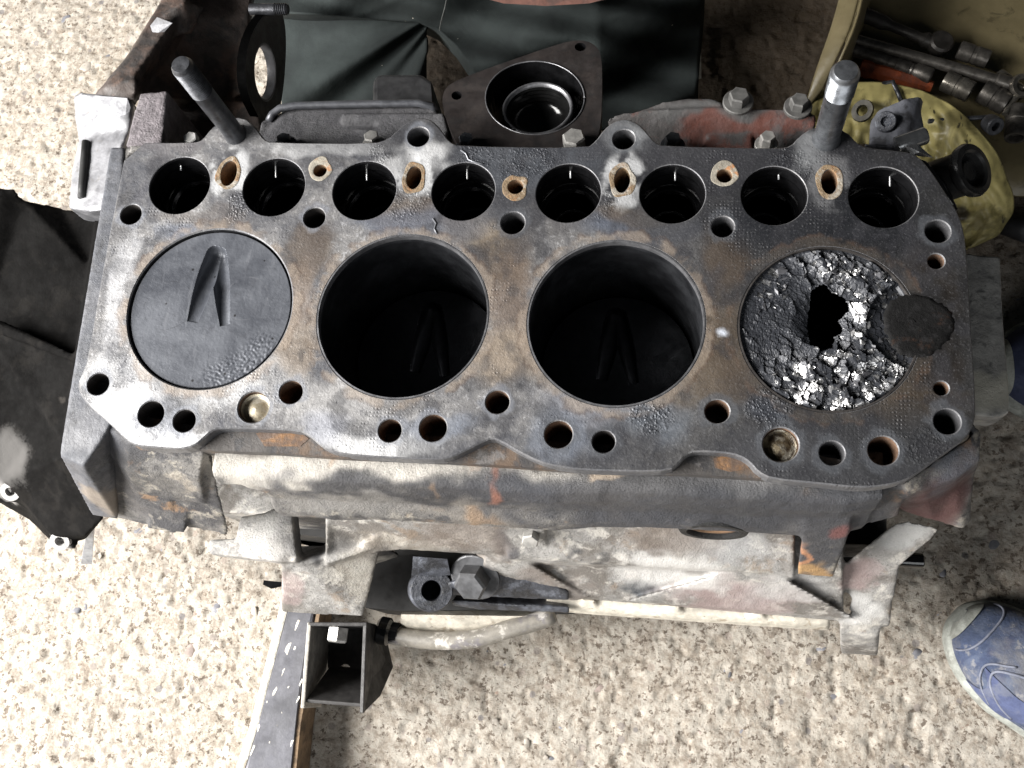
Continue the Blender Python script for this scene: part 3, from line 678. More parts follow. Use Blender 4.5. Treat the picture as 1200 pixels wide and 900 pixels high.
# lug column at the right, its neighbour and the right front corner
hull(bm, [(945,588,30),(1000,592,30),(942,622,60),(996,624,60),(936,662,118),(979,666,118),(934,674,126),(976,677,126),(990,600,110),(950,590,110)])
hull(bm, [(996,570,18),(1058,566,18),(998,608,62),(1022,613,66),(1052,605,62),(1060,580,30),(1000,590,80),(1050,580,80)])
loft(bm, [[(1058,566,12),(1104,534,11),(1136,512,11),(1143,500,11),(1150,505,14),(1148,540,18),(1122,560,20),(1085,575,22),(1062,580,22)],
          [(1050,580,60),(1095,550,60),(1122,540,60),(1130,520,60),(1142,530,55),(1141,560,60),(1118,575,62),(1085,590,64),(1060,592,64)],
          [(1045,590,92),(1085,570,92),(1108,560,92),(1112,545,92),(1138,590,92),(1137,612,92),(1128,621,92),(1095,611,92),(1060,600,92)]])
strip((1131,290), (1141,500), 9, 130, (-9, 0)); strip((138,172), (94,440), 12, 130, (16, 0))
block = cast('block_casting', bm, block_mat, engine, 0.0015, 2, 0.0005, 170)

bm = bmesh.new()
hull(bm, [(146,172,10.5),(130,172,11),(110,300,11),(77,492,12),(70,533,16),(98,547,16),(122,512,12),(132,492,10.5),(108,604,105),(138,609,105),(172,230,100),(190,230,100)])
cast('end_plate', bm, grimy('end_plate_iron', (0.060, 0.063, 0.073), [((0.10, 0.10, 0.108), 30, .55, .08, .6), ((0.028, 0.028, 0.031), 60, .57, .06, .7)], [B(120,585,75,30,(0.20,0.165,0.13),.75,1,1)], rough=(.45, .7), bump=(420, .6, .001)), engine, 0.0014, 1, 0.0003, 300)
shelf_mat = grimy('shelf_iron', (0.062, 0.056, 0.052), [((0.12, 0.075, 0.045), 30, .55, .07, .7), ((0.03, 0.03, 0.033), 90, .56, .06, .7), ((0.17, 0.16, 0.155), 60, .64, .05, .6)], rough=(.55, .8), bump=(300, .6, .001))
orange_mat = grimy('shelf_rust', (0.20, 0.105, 0.045), [((0.08, 0.055, 0.042), 60, .50, .07, .9)], rough=(.6, .85), bump=(300, .6, .001))
bm = bmesh.new(); slab(bm, [(170,523),(235,527),(330,531),(400,536),(520,541),(600,546),(680,552),(800,555),(900,561),(1000,568),(1060,561),(1060,552),(880,520),(845,518),(800,518),(700,538),(620,520),(577,503),(530,522),(450,524),(380,505),(345,494),(260,492),(225,510)], 8.5, 24)
from_bm('deck_shelf', bm, shelf_mat, engine)
for poly in ([(300,508),(318,503),(350,505),(362,514),(352,523),(310,523)], [(836,537),(858,532),(872,537),(878,549),(856,553),(838,548)]):
    bm = bmesh.new(); slab(bm, poly, 8.2, 9); from_bm('rust_patch', bm, orange_mat, engine)
# lower crankcase
crank_mat = grimy('crankcase_alloy', (0.29, 0.28, 0.265),
    [((0.05, 0.047, 0.045), 380, .62, .04, .7), ((0.13, 0.115, 0.10), 26, .53, .07, .8), ((0.56, 0.53, 0.48), 60, .57, .06, .7), ((0.24, 0.17, 0.11), 38, .62, .05, .5), ((0.06, 0.06, 0.065), 130, .66, .04, .8)],
    [B(590,632,130,26,(0.06,0.06,0.068),.85,.8,1.4), B(670,646,140,16,(0.05,0.05,0.055),.8), B(705,650,140,14,(0.06,0.058,0.058),.7), B(768,645,140,22,(0.045,0.044,0.045),.85,1.2,.8), B(750,690,190,22,(0.045,0.05,0.058),.9,1.3,.7), B(782,680,185,10,(0.06,0.06,0.065),.8),
     B(860,700,195,70,PINK,.7,1.6,.35), B(1000,672,170,30,PINK,.75,1.2,.8), B(345,690,180,24,PINK,.6,1,1), B(430,680,170,50,(0.50,0.46,0.39),.5), B(640,690,180,60,(0.20,0.17,0.15),.6,1.4,.5), B(470,645,140,50,(0.30,0.26,0.21),.5,1.5,.5), B(610,700,190,55,(0.05,0.05,0.058),.85,1.1,.4), B(560,690,180,45,(0.045,0.045,0.055),.8), B(850,640,140,60,(0.42,0.42,0.42),.6,1.4,.5), B(310,630,140,50,(0.62,0.60,0.57),.6), B(455,660,170,26,SOOT_SHADE,.9,.8,1.4), B(395,632,140,30,(0.07,0.065,0.06),.7), B(780,640,140,60,(0.20,0.16,0.13),.6,1.4,.4), B(540,628,128,60,(0.16,0.125,0.10),.6,1.4,.4), B(370,640,150,22,SOOT_SHADE,.9,.8,1.3), B(368,640,190,48,SOOT_SHADE,.95,.8,1.3), B(368,650,230,50,SOOT_SHADE,.95,.9,1.3), B(1015,635,190,46,(0.012,0.011,0.011),.97,1,1), B(790,674,165,66,(0.60,0.585,0.56),.8,1.4,.3), B(930,690,170,50,(0.50,0.49,0.475),.6,1.4,.5), B(1012,712,190,26,(0.58,0.57,0.55),.8), B(1060,625,120,30,(0.50,0.5,0.49),.7)],  # near-black blobs paint the shade inside the pockets and the web hollow
    rough=(.5, .8), bump=(620, .8, .0012), metal=0.15)
bm = bmesh.new()
frontloft(bm, [382,392,430,480,540,600,640], [(96,[596,598,600,604,607,610,612]), (112,[612,608,610,616,620,626,630]), (128,[632,626,624,630,634,640,643]), (142,[655,645,640,641,645,649,652]), (152,[657,648,643,644,648,652,655]), (185,[648,642,640,642,646,650,653])], 560)
frontloft(bm, [595,650,720,800,870,920,931], [(100,[605,607,609,613,615,617,622]), (118,[626,628,632,637,640,643,646]), (134,[650,653,657,662,666,670,674]), (139,[654,657,661,666,670,674,677]), (170,[660,663,666,670,674,677,679]), (210,[665,668,670,674,677,680,680])], 560)
# sloping lower wall down to the pan flange
frontloft(bm, [560,640,700,760,850,930,988], [(142,[636,644,650,656,660,666,671]), (165,[654,659,664,669,675,682,689]), (198,[686,692,699,704,712,719,725]), (206,[692,697,703,708,716,723,728]), (226,[692,697,702,707,714,721,726])], 600)
# ribs
hull(bm, [(575,632,135),(600,648,140),(690,700,198),(672,704,202),(560,680,185),(600,690,200),(575,632,180),(600,640,190),(690,700,230),(650,690,230)])
hull(bm, [(733,704,190),(885,661,132),(895,664,134),(1003,725,188),(735,704,214),(1003,726,214),(885,664,160)])
hull(bm, [(420,632,128),(490,620,125),(455,638,140),(500,640,145),(430,650,150)])
# bright flat flange at the left and the mounting pad
slab(bm, [(245,632),(276,631),(281,606),(311,600),(328,592),(341,591),(345,630),(349,658),(330,659),(245,649)], 136, 152)
hull(bm, [(330,659,142),(352,661,142),(390,652,146),(432,640,146),(446,641,150),(330,700,188),(426,706,188),(330,718,200),(425,723,200),(340,640,190),(440,640,200)])
slab(bm, [(386,622),(432,625),(446,640),(380,662)], 140, 200)
slab(bm, [(250,560),(1040,600),(1040,640),(250,600)], 185, 262)
# right hand web with its flared edge
hull(bm, [(985,664,152),(1048,614,122),(1058,640,130),(1052,664,146),(1047,702,176),(1000,702,182),(990,690,176),(990,668,190),(1045,640,190),(1045,700,210),(1000,700,210)])
hull(bm, [(1046,615,121),(1062,610,117),(1100,618,112),(1098,625,115),(1070,640,128),(1053,664,145),(1048,640,170),(1070,632,150),(1052,660,175)])
hull(bm, [(998,698,180),(1047,698,174),(1043,733,202),(1004,733,202),(1000,705,215),(1040,735,222),(1004,735,222)])
hull(bm, [(1002,694,176),(1020,697,176),(1024,716,190),(1028,734,203),(1004,734,203),(994,712,190),(1010,712,215)])
loft(bm, [[(984,726,200),(1012,728,200),(1032,736,206),(1028,748,214),(984,742,214)], [(985,760,266),(1010,762,266),(1029,761,268),(1028,769,270),(985,766,270)]])
crank = cast('crankcase_skirt', bm, crank_mat, engine, 0.0015, 2, 0.0004, 180)
# pan flange
bm = bmesh.new()
frontloft(bm, [640,700,800,900,972], [(213,[706,711,718,726,730]), (218,[712,717,724,731,735]), (228,[716,721,728,735,739]), (233,[714,719,726,733,737]), (262,[716,720,727,733,736])], 600)
for x in (690,790,888): hull(bm, [(x-9,700+(x-640)*.07,208),(x+9,701+(x-640)*.07,208),(x-9,709+(x-640)*.07,213),(x+9,710+(x-640)*.07,213),(x,690+(x-640)*.07,216)])
pan_mat = grimy('pan_flange', (0.56, 0.52, 0.44), [((0.22, 0.16, 0.10), 60, .60, .05, .7), ((0.10, 0.09, 0.08), 140, .66, .04, .7)], rough=(.5, .8), bump=(300, .4, .0008))
cast('pan_flange', bm, pan_mat, engine, 0.0016, 2, 0.0003)
# sump body that carries the engine on the floor
bm = bmesh.new(); slab(bm, [(300,560),(1000,590),(1000,690),(480,668),(460,640),(300,620)], 255, 302)
slab(bm, [(425,650),(490,650),(540,690),(668,705),(668,712),(470,716),(428,712)], 226, 300)  # dark backing added so the front pocket reads as shaded
from_bm('oil_sump', bm, plain('sump_black', (0.012, 0.0115, 0.011), 0.6), engine)
# core holes on top of the gallery's underside (seen nearly edge-on)
for (x, y, d) in ((357,594,72), (836,622,80)):
    b_ = bmesh.new(); ax = Vector((0.0, -0.80, 0.60)) if x < 600 else Vector((0, -0.72, 0.69))
    p = W(x, y, d); s = 0.0145 if x < 600 else 0.0165
    ax = Vector((0, -1.0, 0.06)).normalized(); p = p+Vector((0, 0.001, 0))
    lathe(b_, p+Vector((0, 0.006, 0)), ax, [(s*1.35, -0.006), (s*1.35, 0.006), (s*1.25, 0.0085), (s*1.02, 0.0085), (s*.96, 0.007), (s*.94, 0.0035), (0.0001, 0.0035)], 40)
    o = from_bm('core_boss', b_, block_mat, engine, sharp=35)
    b_ = bmesh.new(); lathe(b_, p+Vector((0, 0.006, 0))+ax*0.0040, ax, [(s*.93, 0), (s*.93, 0.0015), (s*.8, 0.0015), (s*.75, 0.0005), (0.0001, 0.0012)], 36); from_bm('core_plug', b_, rusty, o, sharp=35)
# boss with a hole, big bolt and oily ledge in the pocket
oilcast = grimy('oily_casting', (0.045, 0.048, 0.058), [((0.13, 0.14, 0.165), 70, .56, .06, .7), ((0.012, 0.012, 0.013), 50, .55, .06, .8)], rough=(.28, .55), bump=(300, .7, .0016))
view = (cam_loc-W(505, 690, 175)).normalized(); axb = (view+Vector((0.1, -0.05, 0.1))).normalized()
b_ = bmesh.new(); p = W(506, 692, 178); R_ = 0.0158
lathe(b_, p, axb, [(R_*1.05, -0.03), (R_*1.02, -0.002), (R_*.95, 0.0), (R_*.50, 0.0), (R_*.46, -0.0012), (R_*.45, -0.022), (0.0001, -0.022)], 40)
hull(b_, [(484,652,160),(524,655,160),(482,676,176),(528,674,176),(490,655,200),(525,655,200)])
from_bm('drain_boss', b_, oilcast, engine, sharp=40)
bm = bmesh.new()
hull(bm, [(524,684,178),(560,672,172),(610,668,172),(668,692,186),(668,704,196),(526,698,190),(530,670,200),(660,690,215)])
hull(bm, [(528,704,198),(668,712,206),(668,719,212),(560,715,210),(530,710,206),(540,690,220),(660,700,225)])
cast('oily_ledge', bm, oilcast, engine, 0.0016, 2, 0.0005, 260)
hexbolt(W(557,676,176), (-0.15, -0.62, 0.75), 0.0125, 0.013, plain('bolt_black', (0.075,0.076,0.08), .5, .3), engine, name='hex_plug')
hexbolt(W(623,624,112), (0.0, -0.8, 0.6), 0.0062, 0.008, paleSteel, engine)
# slim rod end and stub
b_ = bmesh.new(); a = W(1046,655,185); lathe(b_, a, (1,0,0.0), [(0.0055,0),(0.0055,0.012),(0.0052,0.020),(0.004,0.021)], 20); from_bm('rod_end', b_, oily, engine, sharp=40)
# curved oil pipe below the skirt
b_ = bmesh.new(); pts = []
for k in range(21):
    u = k/20; x = 455+u*195; y = 741+10*math.sin(math.pi*min(1, u*1.25+0.08))-26*max(0, u-0.55)/0.45*(u-0.3)*1.1
    pts.append(W(x, y, 238-10*u))
tube(b_, pts, 0.0070, 14)
pipe = from_bm('oil_pipe', b_, grimy('pipe_paint', (0.20, 0.185, 0.16), [((0.14, 0.13, 0.14), 60, .58, .06, .8), ((0.58, 0.55, 0.5), 90, .58, .05, .6)], rough=(.3, .5), bump=(260, .3, .0006)), engine, smooth=True)
b_ = bmesh.new(); lathe(b_, W(443,738,238), W(462,742,238)-W(443,738,238), [(0.009,0),(0.011,0.002),(0.011,0.009),(0.0085,0.011),(0.0085,0.017)], 18); from_bm('pipe_nut', b_, oily, pipe, sharp=40)
b_ = bmesh.new(); hull(b_, [(470,720,225),(600,722,225),(640,722,228),(600,742,246),(480,748,248),(470,735,240),(560,700,262),(480,700,262)])
from_bm('sump_corner', b_, pan_mat, engine, sharp=40)
# mounting bracket: open pressed-steel box
brm = plain('bracket_black', (0.040, 0.038, 0.037), 0.55, 0.2, (240, .4, .0008), 0.4)
brk = empty('mount_bracket', (0,0,0)); brk.parent = engine
def plate(name, quad, th, parent, mat, holes=None):
    """quad: world points of one face; thickened along its normal"""
    q = [Vector(p) for p in quad]; n = (q[1]-q[0]).cross(q[2]-q[0]).normalized()*th
    b_ = bmesh.new(); a = [b_.verts.new(p) for p in q]; c = [b_.verts.new(p-n) for p in q]
    ring_faces(b_, a, c); cap(b_, a); cap(b_, list(reversed(c)))
    bmesh.ops.recalc_face_normals(b_, faces=b_.faces)
    o = from_bm(name, b_, mat, parent)
    bv = o.modifiers.new('b', 'BEVEL'); bv.width = 0.0008; bv.segments = 2
    return o
tl, tr, br_, bl = W(360,729,212), W(430,729,212), W(426,836,212), W(352,830,212)
dz = Vector((0,0,-0.055))
def lower(v, ins): return v+dz+ins
plate('bracket_side', [bl, tl, tl+dz, bl+dz*0.8], 0.0032, brk, plain('bracket_edge', (0.30,0.28,0.25), .5, .2))
plate('bracket_side', [tr, br_, br_+dz*0.55+Vector((0.004,0.012,0)), br_+dz+Vector((0.006,0.035,0)), tr+dz], 0.0034, brk, brm)
plate('bracket_back', [tl, tr, tr+dz, tl+dz], 0.003, brk, brm)
plate('bracket_front', [br_+Vector((-0.001,0.004,-0.003)), bl+Vector((0.003,0.004,-0.003)), bl+dz+Vector((0.003,0.030,0)), br_+dz+Vector((0,0.030,0))], 0.003, brk, plain('bracket_inner', (0.04,0.038,0.037), .6))
# bracket floor with its round hole
b_ = bmesh.new(); hc = W(404,785,262); es = []
o4 = [p+dz*0.98+v for p, v in ((tl, Vector((0.001,-0.001,0))), (tr, Vector((-0.001,-0.001,0))), (br_, Vector((-0.001,0.03,0))), (bl, Vector((0.002,0.03,0))))]
for p in o4: p.z = hc.z
ov = [b_.verts.new(p) for p in o4]; hv = [b_.verts.new(hc+Vector((math.cos(-k*math.pi/12)*0.0052, math.sin(-k*math.pi/12)*0.0046, 0))) for k in range(24)]
for L_ in (ov, hv):
    for i in range(len(L_)): es.append(b_.edges.new((L_[i], L_[(i+1) % len(L_)])))
bmesh.ops.triangle_fill(b_, use_beauty=True, edges=es); 
o = from_bm('bracket_floor', b_, brm, brk); sd = o.modifiers.new('s', 'SOLIDIFY'); sd.thickness = 0.003
hexbolt(W(397,737,225), (0, -1, 0.05), 0.0085, 0.009, paleSteel, brk, False)

# ------------------------------------------------------------------ left end: flywheel housing, gear case, pump plate
hous_mat = grimy('housing_black', (0.006, 0.0057, 0.0055), [((0.012, 0.011, 0.010), 40, .56, .06, .6)], [B(-8,535,120,70,(0.10,0.096,0.092),.8,.9,.75), B(13,578,160,20,(0.25,0.24,0.23),.85), B(72,640,170,14,(0.22,0.21,0.20),.8,1.2,.8), B(80,475,110,14,(0.05,0.045,0.04),.5)], rough=(.7, .9), bump=(160, .5, .001), spec=0.03)  # near-black paints the housing's shaded hollow, the pale blob its lit rim facet
bm = bmesh.new()
loft(bm, [[(-140,215,75),(-20,222,75),(0,220,70),(18,222,72),(28,234,80),(70,243,95),(124,252,90),(118,330,92),(100,440,95),(80,530,98),(40,470,112),(-20,385,100),(-140,380,80)],
          [(-120,250,125),(-10,255,125),(0,258,125),(20,262,125),(30,270,125),(70,280,125),(135,290,125),(135,350,125),(125,450,125),(110,540,125),(60,500,125),(-10,420,125),(-120,400,125)]])
loft(bm, [[(-140,378,82),(0,380,98),(95,422,100),(82,532,104),(122,606,128),(100,628,145),(60,628,155),(30,590,150),(0,566,140),(-140,560,110)],
          [(-120,420,190),(20,430,190),(110,460,190),(120,560,190),(115,610,190),(100,632,190),(65,640,190),(35,610,190),(0,590,190),(-120,580,190)]])
hull(bm, [(-6,566,146),(14,564,146),(31,575,150),(28,588,156),(0,590,156),(-10,580,156),(0,560,190),(20,565,190)])
hull(bm, [(56,628,160),(74,625,160),(92,636,164),(88,645,170),(60,642,170),(60,620,190),(90,620,190)])
hull(bm, [(112,250,84),(126,252,84),(122,335,86),(102,445,88),(84,532,94),(70,528,96),(88,440,92),(108,330,90),(120,260,110),(90,520,115)])
hull(bm, [(-20,372,84),(0,374,88),(90,416,92),(92,426,94),(0,386,92),(-20,384,90),(40,405,112)])
cast('flywheel_housing', bm, hous_mat, engine, 0.0017, 2, 0.0005)
for x, y, d in ((13,576,145), (71,634,159)):
    b_ = bmesh.new(); lathe(b_, W(x, y, d)+Vector((0,0,0.0006)), (0.1,-0.55,0.8), [(0.0075,-0.004),(0.0075,0.001),(0.0038,0.0012),(0.0034,0.0),(0.0034,-0.006),(0.0001,-0.006)], 24)
    from_bm('housing_lug', b_, plain('lug_alloy', (0.36,0.35,0.34), .5, .3), engine, sharp=40)
b_ = bmesh.new(); hull(b_, [(104,612,176),(110,612,176),(95,658,236),(108,658,236),(95,661,240),(108,661,240),(104,606,200),(112,606,200)]); from_bm('dowel_blade', b_, plain('blade_steel', (0.30,0.31,0.33), .4, .5), engine)

gear_mat = grimy('gear_case', (0.055, 0.042, 0.036), [((0.12, 0.075, 0.055), 30, .58, .07, .7), ((0.02, 0.018, 0.017), 60, .55, .06, .8)], [B(215,75,100,50,(0.10,0.055,0.04),.5), B(160,60,60,60,(0.11,0.085,0.065),.6,.5,1.2)], rough=(.5, .8), bump=(200, .6, .0014))
alloy = grimy('bare_alloy', (0.185, 0.185, 0.195), [((0.30, 0.30, 0.31), 40, .55, .08, .7), ((0.15, 0.14, 0.13), 120, .64, .05, .7)], rough=(.32, .55), metal=0.35, bump=(300, .35, .0007))
bm = bmesh.new()
# rail along the outer edge
loft(bm, [[(112,108,40),(125,100,36),(155,94,36),(158,112,40),(148,118,42)], [(145,70,44),(152,62,40),(180,58,42),(180,72,50),(165,80,50)], [(178,20,52),(184,10,48),(212,12,50),(210,32,58),(196,40,58)], [(205,-30,58),(212,-40,54),(240,-40,56),(238,-20,64),(222,-10,64)]])
loft(bm, [[(120,104,44),(158,96,40),(165,112,60),(135,112,60)], [(165,60,50),(186,55,46),(196,70,70),(172,74,70)], [(196,10,58),(218,5,54),(230,25,80),(205,30,80)], [(226,-30,64),(246,-40,60),(260,-20,90),(236,-10,90)]])
# hollow inner wall between rail and pump plate
frontw = [[(150,108,56),(172,72,60),(205,20,66),(235,-35,72),(300,-40,80),(292,20,85),(288,70,100),(285,120,110),(240,118,100),(195,112,70)],
          [(175,125,90),(195,95,92),(222,50,96),(250,0,100),(300,-10,110),(292,45,115),(290,90,120),(286,130,125),(245,130,118),(205,128,100)]]
loft(bm, frontw)
hull(bm, [(104,120,43),(158,118,40),(162,94,37),(118,101,39),(130,125,90),(160,125,80)])
hull(bm, [(186,20,46),(214,0,44),(240,8,60),(225,40,64),(205,44,60),(215,20,90)])
hull(bm, [(262,-30,86),(300,-30,84),(288,30,90),(284,110,100),(262,118,104),(255,20,120),(285,60,125),(285,118,130)])
hull(bm, [(270,118,100),(300,120,100),(310,165,100),(205,165,100),(200,125,100),(200,165,125),(310,165,125),(290,120,130)])
cast('gear_case', bm, gear_mat, engine, 0.0018, 4, 0.0006)
b_ = bmesh.new(); hull(b_, [(176,30,42),(184,20,40),(202,27,42),(192,38,46),(180,42,46),(190,30,60)]); from_bm('worn_edge', b_, alloy, engine)
# pale machined lug and cover strip left of the deck
bm = bmesh.new()
loft(bm, [[(86,112,46),(94,108,42),(112,110,40),(150,114,38),(156,122,40),(152,150,38),(143,172,38),(132,246,42),(104,248,48),(80,244,56),(84,200,54),(92,165,52),(88,140,50)],
          [(110,130,100),(116,126,100),(130,128,100),(165,130,100),(170,138,100),(168,160,100),(160,180,100),(150,262,100),(124,264,100),(100,260,100),(104,214,100),(110,180,100),(108,156,100)]])
lugc = cast('cover_strip', bm, alloy, engine, 0.0015, 4, 0.0003)
b_ = bmesh.new(); tube(b_, [W(101,166,47.5), W(99,190,47.5), W(97,215,48.5), W(96,232,49.5)], 0.003, 10); from_bm('dark_slot', b_, plain('rubber', (0.012,0.012,0.012), .7), engine, smooth=True)  # black tube standing in for the dark slot in the strip
b_ = bmesh.new(); hull(b_, [(112,112,36),(149,115,36),(153,126,38),(146,150,40),(120,148,42),(115,128,40),(130,130,60)]); from_bm('lug_facet', b_, plain('grey_alloy', (0.30,0.30,0.315), .5, .3, (350,.5,.0006)), engine)
bm = bmesh.new(); slab(bm, [(163,109),(196,106),(190,172),(146,172)], 12, 90); cast('block_shoulder', bm, plain('shoulder_iron', (0.13,0.115,0.122), .75, 0, (420,.9,.0016)), engine, 0.0017, 2, 0.0005, 300)
# injection pump plate: upright plate with a big round hole, seen from its right
pl = empty('pump_plate', (0,0,0)); pl.parent = engine
pc = W(311, 85, 95); R_ = 0.0205; th = 0.007
ax = Vector((1.0, -0.05, 0.0)).normalized()
ex = ax; ey = Vector((0,0,1)); ez = Vector((0,1,0)); ez = (ez-ax*ez.dot(ax)).normalized()
def PP(a, b, t): return pc+ez*a+ey*b+ex*t
outline = [(-0.030,-0.022),(-0.030,-0.008),(-0.026,0.020),(-0.008,0.030),(0.012,0.028),(0.034,0.016),(0.046,0.008),(0.048,-0.008),(0.036,-0.020),(0.010,-0.030),(-0.012,-0.032)]
outline = [(v.x, v.y) for v in smooth_loop([Vector((a*1.25, b*1.22, 0)) for a, b in outline], 3)]
b_ = bmesh.new(); es = []; sides = []
for t in (0.0, -th):
    oo = [b_.verts.new(PP(a, b, t)) for a, b in outline]; hh = [b_.verts.new(PP(R_*math.cos(k*math.pi/20)*1.02, R_*math.sin(k*math.pi/20)*1.0, t)) for k in range(40)]
    e2 = []
    for L_ in (oo, hh):
        for i in range(len(L_)): e2.append(b_.edges.new((L_[i], L_[(i+1) % len(L_)])))
    bmesh.ops.triangle_fill(b_, use_beauty=True, edges=e2); sides.append((oo, hh))
ring_faces(b_, sides[0][0], sides[1][0], mi=1); ring_faces(b_, sides[0][1], sides[1][1])
o = from_bm('plate_body', b_, grimy('pump_plate', (0.050,0.046,0.044), [((0.09,0.084,0.078),60,.56,.06,.7)], rough=(.45,.7)), pl); o.data.materials.append(hous_mat)
b_ = bmesh.new(); lathe(b_, pc-ax*th*1.02, ax, [(R_*1.01,0),(R_*.985,0.0),(R_*.985,th*.9),(R_*1.03,th*1.06),(R_*1.08,th*1.04)], 48, ends=False); from_bm('hole_rim', b_, alloy, pl, sharp=40)
b_ = bmesh.new(); lathe(b_, W(308,11,72), (1,0,0.0), [(0.0045,-0.01),(0.0045,0.010)]+[(0.0046 if k % 2 else 0.0040, 0.010+0.0008*k) for k in range(12)]+[(0.0035,0.0205)], 16); from_bm('stud', b_, darksteel, pl, sharp=50)
hexbolt(W(226,166,30), (0,0.1,1), 0.0052, 0.004, plain('lit_bolt', (0.75,0.74,0.72), .4), engine, False)  # lit bolt head in the dark void, its brightness painted as white

# ------------------------------------------------------------------ rear side: covers and the filter flange
cov_mat = grimy('cover_grey', (0.080, 0.079, 0.085), [((0.12, 0.118, 0.122), 40, .56, .08, .6), ((0.05, 0.05, 0.053), 90, .6, .06, .7)], rough=(.6, .85), bump=(600, .9, .0011))
bm = bmesh.new()
loft(bm, [[(322,136,42),(338,127,42),(480,124,42),(512,126,42),(520,176,34),(300,176,34),(306,142,38)], [(332,150,70),(345,146,70),(480,143,70),(510,145,70),(520,190,70),(310,190,70),(315,160,70)]])
slab(bm, [(400,142),(438,142),(446,150),(452,166),(462,173),(520,176),(525,150),(520,132),(400,132)], 35.5, 60)
sc1 = cast('side_cover', bm, cov_mat, engine, 0.0014, 2, 0.0003, 300); sc1['label'] = 'dark grey rough side cover at the left rear'
b_ = bmesh.new(); tube(b_, [W(315,142,40), W(319,134,39), W(328,127,38), W(345,124,38), W(420,122,38), W(490,121,38), W(506,124,40), W(512,132,44)], 0.0027, 10); from_bm('cover_rim', b_, plain('rim_steel', (0.085,0.088,0.098), .45, .3), sc1, smooth=True)
b_ = bmesh.new(); slab(b_, [(442,86),(494,86),(506,94),(508,126),(436,126),(436,94)], 78, 120); o = from_bm('breather_box', b_, plain('box_black', (0.022,0.022,0.023), .45), engine); bv = o.modifiers.new('b','BEVEL'); bv.width=.004; bv.segments=3
hexbolt(W(335,170,30), (0,0.25,1), 0.0052, 0.006, darksteel, engine); hexbolt(W(438,170,30), (0,0.25,1), 0.0054, 0.008, paleSteel, engine)
# flange: plane leaning back
def fd(py): return 30+(172-py)*0.16
FL = [(518,125),(519,108),(526,99),(545,90),(600,70),(650,53),(672,47),(690,48),(702,57),(706,75),(705,140),(700,165),(690,180),(545,180),(530,160)]
flm = grimy('flange_iron', (0.024, 0.020, 0.019), [((0.040, 0.033, 0.030), 50, .56, .07, .7), ((0.016, 0.015, 0.015), 80, .58, .06, .7)], rough=(.38, .6), bump=(260, .3, .0006))
fl = empty('filter_flange', (0,0,0)); fl.parent = engine
b_ = bmesh.new(); e2 = []; loops = []
pts = smooth_loop([W(x, y, fd(y)) for x, y in FL], 2)
def ell(cx_, cy_, rx, ry, n): return [W(cx_+rx*math.cos(2*math.pi*k/n), cy_+ry*math.sin(2*math.pi*k/n), fd(cy_+ry*math.sin(2*math.pi*k/n))) for k in range(n)]
fn = (W(640,60,fd(60))-W(640,160,fd(160))).cross(W(560,120,fd(120))-W(690,120,fd(120))).normalized()
if fn.z < 0: fn = -fn
big = ell(627,115,58,43,64); h1 = ell(535,112,6,5,20); h2 = ell(680,55,6.5,5,20)
for L_ in (pts, big, h1, h2):
    vs = [b_.verts.new(p) for p in L_]; loops.append(vs)
    for i in range(len(vs)): e2.append(b_.edges.new((vs[i], vs[(i+1) % len(vs)])))
bmesh.ops.triangle_fill(b_, use_beauty=True, edges=e2)
for L_, dep, mi_ in zip(loops, (0.012, 0.045, 0.010, 0.010), (0, 1, 1, 1)):
    lo = [b_.verts.new(v.co-fn*dep) for v in L_]; ring_faces(b_, L_, lo, mi=mi_)
o = from_bm('flange_plate', b_, flm, fl); o.data.materials.append(oily)
b_ = bmesh.new(); cA = sum(big, Vector((0,0,0)))/len(big); rA = (big[0]-big[32]).length/2
tube_pts = [p+fn*0.0002 for p in big]+[big[0]+fn*0.0002]; tube(b_, tube_pts, 0.0005, 6); from_bm('bore_edge', b_, holebright, fl, smooth=True)
b_ = bmesh.new(); p = W(630,127,fd(127)+9); lathe(b_, p, fn, [(rA*1.0,-0.030),(rA*.72,-0.028),(rA*.72,-0.002),(rA*.70,0.0),(rA*.665,0.0),(rA*.65,-0.002)]+[(rA*(.63 if k % 2 else .60), -0.003-0.0018*k) for k in range(9)]+[(rA*.5,-0.02),(rA*.38,-0.022),(0.0001,-0.026)], 56, ends=False)
nk = from_bm('filter_neck', b_, plain('neck_oily', (0.02,0.02,0.02), .14, .6, (200,.15,.0005)), fl, sharp=30)
b_ = bmesh.new(); lathe(b_, p, fn, [(rA*.725,-0.003),(rA*.725,0.0),(rA*.70,0.0010),(rA*.665,0.0006),(rA*.64,-0.003)], 56, ends=False); from_bm('neck_rim', b_, holebright, nk, smooth=True)
hexbolt(W(548,172,32), (0,0.2,1), 0.0052, 0.008, steel, engine); hexbolt(W(673,173,32), (0,0.2,1), 0.0078, 0.010, paleSteel, engine)
# right rear cover, red paint showing
red_mat = grimy('cover_red', (0.058, 0.054, 0.053), [((0.12, 0.040, 0.028), 34, .53, .06, .8), ((0.09, 0.085, 0.085), 60, .58, .06, .7)], [B(860,146,35,60,(0.14,0.045,0.03),.7,1.6,.3), B(845,128,30,110,(0.075,0.074,0.073),.8,1.4,.14)], rough=(.6, .85), bump=(420, .6, .0009))
bm = bmesh.new()
loft(bm, [[(712,140,30),(722,134,28),(760,128,27),(860,126,27),(945,128,27),(957,136,30),(955,150,34),(940,176,44),(750,176,44),(715,160,40)], [(725,170,80),(735,165,80),(765,160,80),(860,160,80),(940,165,80),(950,170,80),(950,180,80),(940,195,80),(750,195,80),(725,185,80)]])
slab(bm, [(836,147),(878,147),(884,176),(812,176),(826,168)], 37, 70)
hull(bm, [(752,129,30),(775,120,28),(805,115,27),(835,115,27),(848,121,28),(850,130,30),(760,138,50),(800,135,60),(850,138,50)])
